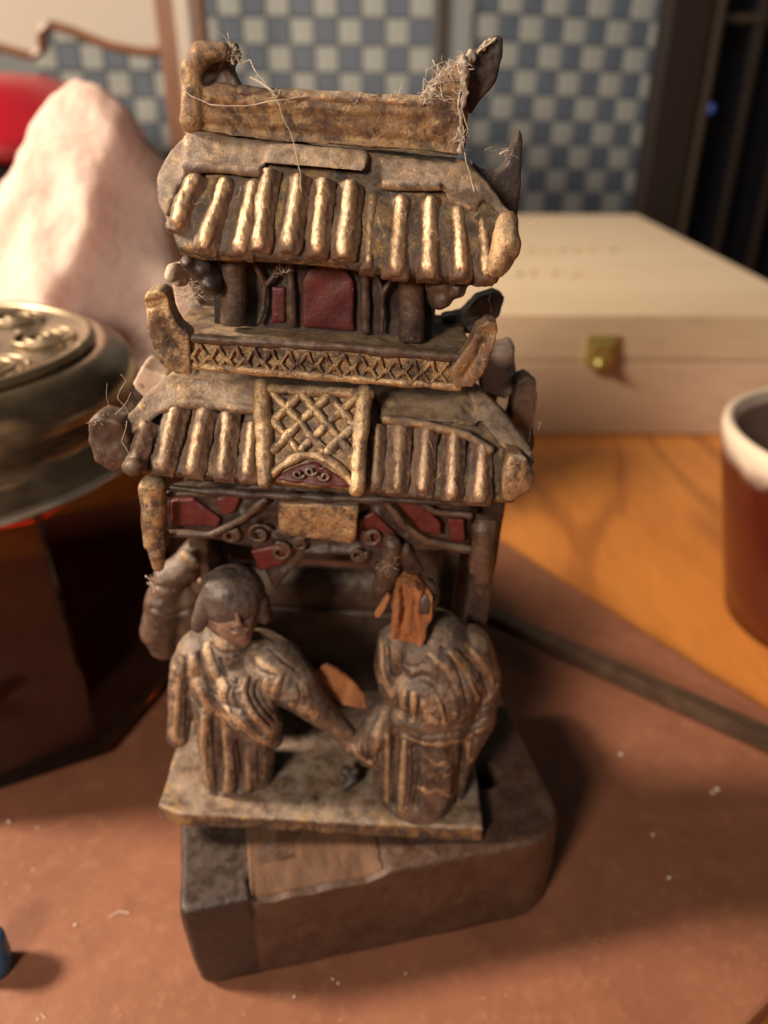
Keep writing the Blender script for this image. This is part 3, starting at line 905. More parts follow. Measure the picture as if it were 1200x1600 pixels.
def horn(pts, depth, mat, seed):
    s = remesh(G().prism(pts, depth), .03, 3)
    for t0, t1 in ((.15, .15), (.32, .32)) if len(pts) > 9 else ():                  # bands cut across the tip
        p_, q_ = V(pts[0]).lerp(V(pts[-1]), t0), V(pts[3]).lerp(V(pts[4]), t1 * 1.6)
        s.stroke([tuple(p_), tuple(q_)], .035, -.05)
    if len(pts) > 9:
        m0, m1, m2 = (V(pts[0]) + V(pts[3])) / 2, (V(pts[-1]) + V(pts[5])) / 2, (V(pts[-3]) + V(pts[6])) / 2
        s.stroke([tuple(m0.lerp(m1, .4)), tuple(m1), tuple(m2)], .05, -.06)
    return carved('upturned_end', s.rough(.035, 2, seed, .015, 8), mat, bal)
h = horn([(-3.334, 0.850, 11.485), (-3.264, 0.850, 11.612), (-3.078, 0.850, 11.667), (-2.961, 0.850, 11.596), (-2.914, 0.850, 11.333), (-2.802, 0.850, 11.111), (-2.623, 0.850, 10.956), (-2.632, 0.850, 10.252), (-2.887, 0.850, 10.277), (-3.113, 0.850, 10.438), (-3.225, 0.850, 10.671), (-3.305, 0.850, 11.030)], .45, M['frame'], 2)
h = horn([(2.073, 0.850, 11.453), (2.222, 0.850, 11.591), (2.394, 0.850, 11.562), (2.434, 0.850, 11.439), (2.403, 0.850, 11.222), (2.359, 0.850, 10.935), (2.254, 0.850, 10.614), (2.128, 0.850, 10.423), (1.846, 0.850, 10.400), (1.708, 0.850, 10.639), (1.849, 0.850, 10.895), (1.984, 0.850, 11.168)], .4, M['ridge'], 3)
horn([(2.334, 3.200, 11.387), (2.634, 3.200, 11.519), (2.841, 3.200, 11.451), (2.795, 3.200, 11.104), (2.549, 3.200, 10.734), (2.055, 3.200, 10.670), (1.697, 3.200, 10.944), (2.082, 3.200, 11.048)], .5, M['dark'], 4)
horn([(-3.521, 3.200, 11.473), (-3.254, 3.200, 11.588), (-3.125, 3.200, 11.269), (-2.971, 3.200, 10.921), (-2.738, 3.200, 10.570), (-3.354, 3.200, 10.521)], .5, M['rawpale'], 5)

# ---------------- upper storey
g = G().box((-.5, 3.0, 11.65), (3.9, 1.9, 1.9))
uw = tpart('upper_wall', remesh(g, .05, 1).rough(.03, 2, 4), M['dark'])
def col2(a, b, r_, mat, seed):
    g = G().tube([V(a), Vector(lerp(a, b, .5)), V(b)], r_, 14)
    return carved('column', remesh(g, .035, 1).rough(.025, 2.5, seed, .012, 8), mat, uw)
col2((-2.024, 1.750, 12.147), (-2.043, 1.750, 10.946), .23, M['dark_brown'], 1)
col2((0.955, 1.750, 12.120), (1.073, 1.750, 10.894), .23, M['dark_brown'], 2)
col2((-1.115, 1.950, 12.076), (-1.059, 1.950, 10.923), .09, M['dark_brown'], 3)
col2((0.164, 1.950, 12.071), (0.265, 1.950, 10.888), .09, M['dark_brown'], 4)
g = G().prism([(-0.872, 1.900, 10.928), (-0.894, 1.900, 11.730), (-0.791, 1.900, 11.953), (-0.469, 1.900, 12.105), (-0.137, 1.900, 12.004), (-0.005, 1.900, 11.799), (0.047, 1.900, 10.932)], .2)
carved('door', remesh(g, .04, 1).rough(.02, 3, 3), M['red'], uw)
for (x, y) in ((420, 405), (594, 415)):
    pass
for nm, p in (('window_tracery', [(-1.720, 1.850, 12.048), (-1.590, 1.850, 11.772), (-1.524, 1.850, 11.561), (-1.545, 1.850, 11.251), (-1.634, 1.850, 10.951)]),
              ('window_tracery', [(-1.266, 1.850, 12.052), (-1.372, 1.850, 11.789), (-1.524, 1.850, 11.626)]),
              ('window_tracery', [(0.319, 1.850, 12.071), (0.423, 1.850, 11.844), (0.505, 1.850, 11.633), (0.531, 1.850, 11.302), (0.535, 1.850, 10.961)]),
              ('window_tracery', [(0.667, 1.850, 12.077), (0.600, 1.850, 11.836), (0.504, 1.850, 11.655)])):
    carved(nm, remesh(G().tube(p, .055, 8), .03, 1).rough(.03, 4, 3), M['dark_brown'], uw)
carved('window_pane', remesh(G().prism([(-1.430, 1.980, 11.582), (-1.187, 1.980, 11.601), (-1.176, 1.980, 10.963), (-1.425, 1.980, 10.943)], .12), .04, 1), M['red'], uw)
# lobed brackets under the upper eave
def lobes(pts, mat, seed):
    g = G()
    for p in pts:
        g.ball(p[:3], (p[3], .4, p[3]))
    return tpart('eave_bracket', remesh(g, .04, 2).rough(.05, 3, seed, .02, 8), mat)
lobes([(1.472, 1.600, 11.981, 0.280), (1.478, 1.600, 11.747, 0.239), (1.716, 1.600, 11.937, 0.194), (1.993, 1.500, 12.065, 0.107)], M['dark_brown'], 1)
lobes([(-2.512, 1.600, 11.930, 0.235), (-2.371, 1.600, 11.679, 0.215), (-2.678, 1.500, 12.009, 0.148)], M['dark'], 2)
lobes([(-3.081, 1.900, 11.730, 0.131), (-2.980, 2.000, 11.587, 0.111)], M['rawpale'], 3)

# ---------------- upper roof
secs = [sec([(-2.787, 2.000, 13.905), (-3.127, 1.700, 13.372), (-3.149, 1.400, 12.932), (-2.789, 1.050, 12.303)], 3.6, 12.4),
        sec([(-2.404, 2.000, 13.889), (-2.591, 1.650, 13.419), (-2.616, 1.300, 12.911), (-2.388, 0.950, 12.256)], 3.7, 12.4),
        sec([(-1.542, 2.000, 13.865), (-1.540, 1.620, 13.504), (-1.568, 1.250, 12.981), (-1.518, 0.900, 12.314)], 3.7, 12.4),
        sec([(-0.673, 2.000, 13.822), (-0.632, 1.620, 13.483), (-0.646, 1.250, 12.978), (-0.617, 0.900, 12.346)], 3.7, 12.4),
        sec([(0.252, 2.000, 13.820), (0.304, 1.620, 13.444), (0.322, 1.250, 12.960), (0.336, 0.900, 12.264)], 3.7, 12.4),
        sec([(1.183, 2.000, 13.818), (1.409, 1.650, 13.452), (1.482, 1.300, 12.967), (1.504, 0.950, 12.227)], 3.7, 12.4),
        sec([(1.622, 2.000, 13.796), (2.100, 1.750, 13.457), (2.476, 1.450, 13.042), (2.365, 1.100, 12.243)], 3.6, 12.4)]
s = remesh(G().loft(secs), .05, 2).rough(.03, 1.6, 22, .012, 6)
uroof = tpart('upper_roof', s, M['bed'])
g = G()
g.prism([(-2.782, 1.980, 13.915), (-1.525, 1.950, 13.851), (-1.495, 1.440, 13.486), (-2.212, 1.460, 13.465), (-2.759, 1.520, 13.472)], .4)
g.tube([(-2.757, 1.500, 13.418), (-2.312, 1.460, 13.457), (-1.532, 1.420, 13.467)], .085, 12, 1)
g.prism([(-1.465, 1.800, 13.846), (-0.658, 1.780, 13.856), (0.122, 1.800, 13.824), (0.074, 1.420, 13.593), (-0.621, 1.400, 13.595), (-1.493, 1.420, 13.598)], .4)
g.prism([(-2.787, 2.000, 13.914), (-2.528, 1.900, 13.812), (-2.629, 1.550, 13.424), (-2.827, 1.300, 13.082), (-2.950, 1.150, 12.716), (-3.128, 1.300, 12.852), (-3.197, 1.550, 13.250), (-3.038, 1.800, 13.594)], .4)
carved('eave_band', remesh(g, .04, 4).rough(.045, 1.8, 22, .014, 7), M['band'], uroof)
g = G()
g.prism([(0.298, 1.920, 13.774), (0.975, 1.920, 13.789), (1.620, 1.950, 13.781), (2.026, 1.660, 13.462), (1.883, 1.440, 13.133), (1.418, 1.420, 13.233), (1.294, 1.460, 13.445), (0.349, 1.460, 13.389)], .4)
g.tube([(0.346, 1.480, 13.424), (0.789, 1.460, 13.442), (1.292, 1.460, 13.463)], .08, 12, 1)
g.prism([(1.556, 2.000, 13.829), (1.679, 2.000, 13.839), (2.112, 1.750, 13.516), (2.489, 1.500, 13.133), (2.322, 1.400, 13.057), (1.907, 1.600, 13.383)], .4)
carved('eave_band', remesh(g, .04, 4).rough(.045, 1.8, 22, .014, 7), M['band'], uroof)
for k, (p, r_) in enumerate([
        ([(-2.531, 1.450, 13.367), (-2.710, 1.200, 12.991), (-2.821, 1.000, 12.597)], .17), ([(-2.069, 1.420, 13.333), (-2.203, 1.120, 12.873), (-2.343, 0.800, 12.392)], .165),
        ([(-1.629, 1.400, 13.332), (-1.705, 1.100, 12.859), (-1.767, 0.780, 12.393)], .165), ([(-1.411, 1.400, 13.533), (-1.464, 1.080, 13.011), (-1.482, 0.720, 12.483)], .15),
        ([(-0.929, 1.340, 13.485), (-0.976, 1.040, 12.981), (-1.019, 0.700, 12.505)], .15), ([(-0.552, 1.340, 13.478), (-0.571, 1.040, 12.975), (-0.576, 0.700, 12.482)], .15),
        ([(-0.125, 1.340, 13.475), (-0.144, 1.040, 12.971), (-0.162, 0.700, 12.477)], .165), ([(0.214, 1.420, 13.308), (0.214, 1.120, 12.798), (0.223, 0.800, 12.315)], .12),
        ([(0.690, 1.400, 13.291), (0.671, 1.100, 12.761), (0.660, 0.780, 12.255)], .175), ([(1.122, 1.400, 13.325), (1.165, 1.100, 12.780), (1.204, 0.780, 12.259)], .165),
        ([(1.564, 1.420, 13.206), (1.649, 1.120, 12.738), (1.710, 0.820, 12.290)], .16), ([(1.973, 1.420, 13.065), (2.060, 1.150, 12.667), (2.119, 0.850, 12.296)], .14)]):
    tile(p, r_, M['tile'], uroof, k + 31)
g = G().chain([(2.354, 1.100, 13.103, 0.160), (2.363, 0.950, 12.784, 0.240), (2.263, 0.850, 12.426, 0.161)])
carved('corner_end', remesh(g, .04, 2).rough(.05, 2.5, 10, .02, 8), M['ridge'], uroof)
g = G().prism([(1.848, 2.900, 13.782), (2.055, 2.900, 13.657), (2.319, 2.900, 13.606), (2.486, 2.900, 13.752), (2.533, 2.900, 14.016), (2.602, 2.900, 14.336), (2.685, 2.900, 14.225), (2.759, 2.900, 13.651), (2.818, 2.900, 12.814), (2.483, 2.900, 12.895), (2.003, 2.900, 13.386)], .45)
carved('upturned_corner', remesh(g, .035, 2).rough(.03, 2, 11), M['dark'], uroof)

# ---------------- ridge with scrolled ends
g = G().prism([(-2.844, 2.000, 14.393), (-2.746, 2.000, 13.917), (-2.101, 2.000, 13.877), (-0.675, 2.000, 13.878), (0.761, 2.000, 13.898), (1.587, 2.000, 13.907), (1.599, 2.000, 14.296), (1.581, 2.000, 14.741), (1.573, 2.000, 15.104), (1.440, 2.000, 15.213), (1.275, 2.000, 15.115), (1.137, 2.000, 14.950), (1.039, 2.000, 14.751), (0.792, 2.000, 14.627), (-0.103, 2.000, 14.556), (-1.297, 2.000, 14.515), (-1.940, 2.000, 14.569), (-2.284, 2.000, 14.629)], .75)
g.chain([(-2.691, 2.050, 14.065, 0.203), (-2.693, 2.050, 14.492, 0.179), (-2.681, 2.050, 14.770, 0.167), (-2.536, 2.050, 14.985, 0.156), (-2.233, 2.100, 15.044, 0.137)])
s = remesh(g, .04, 2).rough(.04, 2, 31, .016, 8)
s.stroke([(-2.388, 2.000, 14.429), (-1.295, 2.000, 14.374), (1.210, 2.000, 14.482)], .08, .05, None, (0, -1, 0))
s.stroke([(-2.501, 2.000, 14.009), (-1.289, 2.000, 13.995), (1.364, 2.000, 14.038)], .07, -.05, None, (0, -1, 0))
ridge = tpart('roof_ridge', s, M['ridge'])
g = G().prism([(-2.847, 2.350, 14.745), (-2.734, 2.350, 15.065), (-2.435, 2.350, 15.157), (-2.099, 2.350, 15.183), (-2.061, 2.350, 15.032), (-2.165, 2.350, 14.816), (-1.987, 2.350, 14.565), (-2.355, 2.350, 14.428), (-2.807, 2.350, 14.302)], .5)
carved('scroll_end', remesh(g, .04, 2).rough(.05, 2, 32, .02, 8), M['dark_brown'], ridge)
g = G().chain([(0.818, 2.200, 14.445, 0.183), (1.164, 2.150, 14.618, 0.222), (1.331, 2.150, 14.914, 0.170), (1.473, 2.250, 15.135, 0.110)]).chain([(1.235, 2.150, 14.352, 0.225), (1.437, 2.150, 14.550, 0.162), (1.540, 2.150, 14.052, 0.124)])
carved('scroll_end', remesh(g, .04, 3).rough(.06, 2, 33, .02, 8), M['ridge'], ridge)
g = G().prism([(1.474, 2.500, 15.140), (1.759, 2.500, 15.441), (1.996, 2.500, 15.614), (2.093, 2.500, 15.571), (2.123, 2.500, 15.314), (2.070, 2.500, 14.991), (1.865, 2.500, 14.685), (1.730, 2.500, 14.453), (1.570, 2.500, 14.552)], .4)
carved('scroll_tip', remesh(g, .035, 1).rough(.04, 2, 34, .015, 8), M['dark'], ridge)
g = G().chain([(0.970, 2.050, 14.675, 0.100), (1.144, 2.080, 14.934, 0.050), (1.284, 2.060, 15.082, 0.059), (1.433, 2.100, 15.180, 0.059), (1.688, 2.400, 15.363, 0.040), (1.946, 2.500, 15.542, 0.030)]).chain([(1.464, 1.980, 15.163, 0.049), (1.537, 1.950, 14.738, 0.040), (1.522, 1.950, 14.382, 0.030), (1.569, 1.900, 13.977, 0.031)])
carved('matted_web', remesh(g, .02, 0).rough(.06, 6, 3, .05, 16), M['grime'], ridge)['kind'] = 'stuff'
bar('ridge_cap', [(-1.987, 2.100, 14.530), (-0.708, 2.100, 14.543), (0.940, 2.100, 14.601)], .095, 1.6, M['band'], ridge, 35)

# ---------------- the two carved figures
from mathutils.bvhtree import BVHTree
CHISEL = Vector((0.28, -11.60, 14.78))          # where the carver looks from, in the carving's own frame
def skin_tree(s):
    s.me.vertices.foreach_set('co', s.co.ravel())
    s.me.update()
    return BVHTree.FromPolygons(s.co.tolist(), [tuple(p.vertices) for p in s.me.polygons])
def on_skin(s, pts, n=10, t=None):
    """drop a polyline onto the carved surface"""
    t = t or skin_tree(s)
    q = []
    P = [Vector(p[:3]) for p in pts]
    P = [P[0] * 2 - P[1]] + P + [P[-1] * 2 - P[-2]]
    for k_ in range(1, len(P) - 2):
        p0, p1, p2, p3 = P[k_ - 1:k_ + 3]
        for i in range(n):
            t_ = i / n
            q.append(.5 * (2 * p1 + (p2 - p0) * t_ + (2 * p0 - 5 * p1 + 4 * p2 - p3) * t_ ** 2 + (3 * p1 - p0 - 3 * p2 + p3) * t_ ** 3))
    q.append(P[-2])
    r = []
    for p in q:
        d = (p - CHISEL).normalized()
        h = t.ray_cast(CHISEL, d)
        if h[0] is not None:
            r.append(tuple(h[0]))
    return r
def folds(s, items):  # raised folds carry gold lines; cut creases are painted dark as shade
    t = skin_tree(s)
    lines = [(on_skin(s, p, 10, t), w_, a_, c_) for p, w_, a_, c_ in items]
    for p, w_, a_, c_ in lines:
        if len(p) > 1:
            s.stroke(p, w_ * (1.15 if a_ > 0 else .62), a_ * (.42 if a_ > 0 else .9), c_)
    return s

# left figure: capped, looking down to its left hand side, sleeves joined in front
g = G()
g.chain([(-2.095, 1.250, 0.255, 0.756), (-2.174, 1.350, 1.889, 0.814), (-2.255, 1.450, 3.083, 0.875), (-2.297, 1.450, 3.748, 0.803)])
g.chain([(-2.392, 1.000, 0.363, 0.387), (-2.451, 1.000, 2.018, 0.426), (-2.542, 1.100, 3.405, 0.494)])
g.chain([(-1.590, 1.100, 0.525, 0.388), (-1.616, 1.100, 1.984, 0.487)])
g.chain([(-2.742, 1.350, 3.849, 0.576), (-2.989, 1.300, 3.553, 0.469), (-3.184, 1.200, 2.994, 0.321), (-3.282, 1.150, 2.190, 0.256), (-3.325, 1.100, 1.653, 0.259)])
g.chain([(-1.565, 1.450, 3.717, 0.667), (-1.128, 1.150, 3.757, 0.629), (-0.749, 0.970, 3.482, 0.533), (-0.459, 0.870, 3.199, 0.411), (0.118, 0.900, 2.548, 0.266), (0.493, 0.900, 2.117, 0.241)])
g.chain([(-1.918, 0.800, 3.471, 0.513), (-1.633, 0.680, 3.066, 0.571), (-1.377, 0.600, 2.650, 0.438), (-1.125, 0.580, 2.277, 0.208)])
g.chain([(-2.151, 1.300, 4.317, 0.460), (-2.268, 1.300, 3.875, 0.602)])
g.ball((-2.063, 1.050, 5.371)[:3], (.62, .62, .66))
g.chain([(-2.042, 0.920, 5.246, 0.438), (-1.907, 0.850, 4.891, 0.285)])
s = remesh(g, .03, 3)
for p in ([(-2.665, 1.000, 2.383), (-2.759, 1.000, 1.304), (-2.623, 1.000, 0.067)], [(-2.257, 1.000, 1.839), (-2.128, 1.000, 1.049), (-2.294, 1.000, 0.093)], [(-1.690, 1.000, 1.388), (-1.605, 1.000, 0.781), (-1.725, 1.000, 0.202)]):
    s.stroke(on_skin(s, p), .13, .07)
for p in ([(-2.446, 1.000, 2.210), (-2.385, 1.000, 1.232), (-2.445, 1.000, 0.016)], [(-1.946, 1.000, 1.667), (-1.868, 1.000, 0.864), (-1.995, 1.000, 0.095)]):
    s.stroke(on_skin(s, p), .08, -.10, .1)
folds(s, [
    ([(-2.739, 1.000, 4.172), (-2.629, 1.000, 3.486), (-2.333, 1.000, 2.821), (-1.962, 1.000, 2.627)], .06, -.09, 0.0),
    ([(-2.905, 1.000, 3.988), (-2.853, 1.000, 3.290), (-2.547, 1.000, 2.581), (-2.245, 1.000, 2.416)], .06, .07, 1.0),
    ([(-2.304, 1.000, 4.035), (-2.168, 1.000, 3.486), (-1.953, 1.000, 3.270)], .06, -.08, 0.1),
    ([(-2.224, 1.000, 3.375), (-2.314, 1.000, 3.043), (-2.185, 1.000, 2.609), (-1.687, 1.000, 1.923), (-1.287, 1.000, 1.679)], .05, .06, 1.0),
    ([(-1.950, 1.000, 3.503), (-2.038, 1.000, 3.082), (-1.796, 1.000, 2.452), (-1.402, 1.000, 1.906)], .045, -.08, 0.0),
    ([(-1.787, 1.000, 3.516), (-1.818, 1.000, 3.100), (-1.600, 1.000, 2.505), (-1.289, 1.000, 2.109)], .05, .06, 1.0),
    ([(-1.543, 1.000, 3.464), (-1.571, 1.000, 3.138), (-1.376, 1.000, 2.710), (-1.150, 1.000, 2.408)], .045, -.07, 0.0),
    ([(-1.366, 1.000, 3.514), (-1.351, 1.000, 3.155), (-1.224, 1.000, 2.834)], .05, .05, 1.0),
    ([(-1.081, 1.000, 3.607), (-1.240, 1.000, 3.054)], .04, .06, .9), ([(-0.946, 1.000, 3.653), (-1.074, 1.000, 3.030)], .05, -.05, 0.0),
    ([(-0.808, 1.000, 2.867), (-0.485, 1.000, 2.780), (-0.284, 1.000, 2.609)], .06, .03, 1.0),
    ([(-3.036, 1.000, 3.454), (-3.077, 1.000, 2.539), (-3.138, 1.000, 1.808)], .04, -.06, 0.1), ([(-3.214, 1.000, 3.404), (-3.300, 1.000, 2.522), (-3.382, 1.000, 1.750), (-3.235, 1.000, 1.565)], .04, .04, .95),
    ([(-2.715, 1.000, 2.568), (-2.748, 1.000, 1.603), (-2.676, 1.000, 0.277)], .055, .06, 1.0), ([(-2.493, 1.000, 2.548), (-2.510, 1.000, 1.423), (-2.470, 1.000, 0.186)], .05, -.09, 0.0),
    ([(-2.303, 1.000, 2.317), (-2.270, 1.000, 1.241), (-2.205, 1.000, 0.078)], .055, .05, .9), ([(-2.062, 1.000, 1.558), (-2.014, 1.000, 0.853), (-1.995, 1.000, 0.095)], .05, -.07, 0.1),
    ([(-1.790, 1.000, 1.440), (-1.755, 1.000, 0.242)], .055, .05, .85), ([(-1.516, 1.000, 1.502), (-1.517, 1.000, 0.432)], .045, -.06, 0.1),
    ([(-2.773, 1.000, 0.876), (-1.987, 1.000, 0.731)], .03, -.04, .2),
    ([(-2.494, 1.000, 4.361), (-2.207, 1.000, 4.180), (-1.568, 1.000, 4.400)], .06, -.06, 0.0),
    ([(-0.170, 1.000, 2.580), (0.340, 1.000, 2.237)], .06, .03, .4),
    ([(-2.598, 1.000, 4.420), (-2.509, 1.000, 3.846), (-2.256, 1.000, 3.156)], .05, .05, .9), ([(-2.492, 1.000, 4.428), (-2.373, 1.000, 3.926), (-2.142, 1.000, 3.417)], .045, -.06, 0.0),
    ([(-3.066, 1.000, 3.975), (-3.025, 1.000, 3.096), (-2.720, 1.000, 2.417)], .045, -.06, 0.0), ([(-1.621, 1.000, 4.328), (-1.435, 1.000, 4.000), (-1.138, 1.000, 3.815)], .05, .04, .8),
    ([(-1.728, 1.000, 4.218), (-1.542, 1.000, 3.818), (-1.244, 1.000, 3.665)], .04, -.05, 0.0), ([(-1.303, 1.000, 4.421), (-1.034, 1.000, 4.135), (-0.734, 1.000, 3.881)], .045, -.05, 0.1),
    ([(-2.089, 1.000, 3.350), (-2.180, 1.000, 2.870), (-1.966, 1.000, 2.286), (-1.516, 1.000, 1.779)], .035, -.06, 0.0), ([(-1.678, 1.000, 3.560), (-1.708, 1.000, 3.090), (-1.502, 1.000, 2.588), (-1.233, 1.000, 2.229)], .035, -.06, 0.0),
    ([(-0.669, 1.000, 3.461), (-0.605, 1.000, 3.104), (-0.709, 1.000, 2.800)], .04, -.05, 0.0), ([(-0.502, 1.000, 3.367), (-0.409, 1.000, 3.009), (-0.511, 1.000, 2.704)], .045, .04, .7),
    ([(-2.627, 1.000, 1.809), (-2.674, 1.000, 0.801), (-2.595, 1.000, 0.004)], .03, -.06, 0.0), ([(-2.347, 1.000, 1.635), (-2.310, 1.000, 0.726), (-2.355, 1.000, 0.023)], .03, -.05, 0.0),
    ([(-1.660, 1.000, 1.590), (-1.604, 1.000, 0.988), (-1.651, 1.000, 0.293)], .03, -.05, 0.0), ([(-1.401, 1.000, 1.709), (-1.371, 1.000, 1.109), (-1.398, 1.000, 0.483)], .035, .04, .7),
    ([(-3.133, 1.000, 3.410), (-3.203, 1.000, 2.529), (-3.270, 1.000, 1.720)], .025, -.05, 0.0),
]).rough(.016, 3, 2, .010, 10)
fig = tpart('carved_figure', s, M['robe'])
tag(fig, 'standing robed figure with a cap, head bowed, at the left of the floor')
# face mask carved as its own skin
g = G().ball((-1.924, 0.680, 5.340)[:3], (.42, .36, .52)).chain([(-1.812, 0.600, 5.125, 0.254), (-1.744, 0.560, 5.002, 0.165)])
s = remesh(g, .022, 2)
folds(s, [([(-1.876, 0.500, 5.665), (-1.797, 0.450, 5.431)], .05, .22, None), ([(-1.856, 0.500, 5.372), (-1.768, 0.500, 5.364)], .045, .10, None),
          ([(-2.102, 0.500, 5.524), (-1.953, 0.500, 5.505)], .07, -.09, None), ([(-1.742, 0.500, 5.521), (-1.617, 0.500, 5.562)], .07, -.09, None),
          ([(-2.136, 0.500, 5.629), (-1.939, 0.500, 5.614)], .035, .10, None), ([(-1.766, 0.500, 5.627), (-1.592, 0.500, 5.672)], .035, .10, None),
          ([(-1.933, 0.500, 5.225), (-1.694, 0.500, 5.244)], .05, -.08, None), ([(-1.909, 0.500, 5.132), (-1.708, 0.500, 5.148)], .04, .09, None), ([(-1.907, 0.500, 5.290), (-1.706, 0.500, 5.306)], .035, .06, None)])
carved('face', s.rough(.012, 6, 3), M['face'], fig)
# cap with side lappets
g = G()
g.ball((-2.023, 1.000, 5.693)[:3], (.66, .68, .62))
g.chain([(-2.321, 0.750, 6.028, 0.248), (-2.493, 0.680, 5.638, 0.213), (-2.627, 0.660, 5.268, 0.177), (-2.657, 0.660, 5.140, 0.152)])
g.chain([(-1.533, 0.950, 5.611, 0.255), (-1.412, 1.000, 5.236, 0.181)])
g.ball((-2.126, 0.880, 5.831)[:3], (.54, .52, .52))
s = remesh(g, .028, 6)
cap = carved('cap', s.rough(.012, 3, 8, .006, 9), M['hat'], fig)

# right figure: head broken off at the neck
g = G()
g.chain([(2.193, 0.950, 0.396, 0.899), (2.148, 1.050, 1.332, 0.880), (2.293, 1.200, 2.387, 0.948), (2.334, 1.300, 3.613, 1.087), (2.143, 1.350, 4.356, 0.902)])
g.chain([(1.508, 0.900, 0.314, 0.329), (1.509, 0.950, 1.389, 0.437), (1.609, 1.100, 2.431, 0.513)])
g.chain([(2.979, 0.950, 0.501, 0.299), (2.946, 1.000, 1.652, 0.436), (3.169, 1.200, 2.649, 0.571), (3.151, 1.350, 3.633, 0.588), (2.862, 1.400, 4.371, 0.577)])
g.chain([(1.379, 1.200, 4.589, 0.457), (1.283, 1.050, 4.102, 0.379), (1.411, 0.900, 3.536, 0.355)])
g.ball((1.989, 0.720, 3.709)[:3], (.62, .45, .62))
g.chain([(1.583, 0.620, 3.085, 0.273), (1.959, 0.550, 2.998, 0.286), (2.436, 0.580, 3.043, 0.287), (2.719, 0.700, 3.280, 0.273)])
g.chain([(1.299, 0.950, 2.894, 0.307), (1.053, 0.800, 2.455, 0.336), (0.801, 0.720, 2.054, 0.310), (0.605, 0.750, 2.007, 0.212)])
g.chain([(0.948, 0.750, 1.759, 0.256), (1.175, 0.750, 1.578, 0.172)])
s = remesh(g, .03, 3)
for p in ([(1.334, 1.000, 2.121), (1.443, 1.000, 1.125), (1.447, 1.000, -0.048)], [(1.779, 1.000, 1.960), (1.784, 1.000, 0.944), (1.945, 1.000, -0.164)], [(2.604, 1.000, 1.826), (2.857, 1.000, 0.924), (2.846, 1.000, -0.004)]):
    s.stroke(on_skin(s, p), .14, .07)
for p in ([(1.551, 1.000, 2.099), (1.598, 1.000, 1.033), (1.679, 1.000, -0.096)], [(2.047, 1.000, 1.882), (2.192, 1.000, 0.871), (2.188, 1.000, -0.144)], [(3.069, 1.000, 2.061), (3.143, 1.000, 1.259), (3.187, 1.000, 0.199)]):
    s.stroke(on_skin(s, p), .08, -.11, .1)
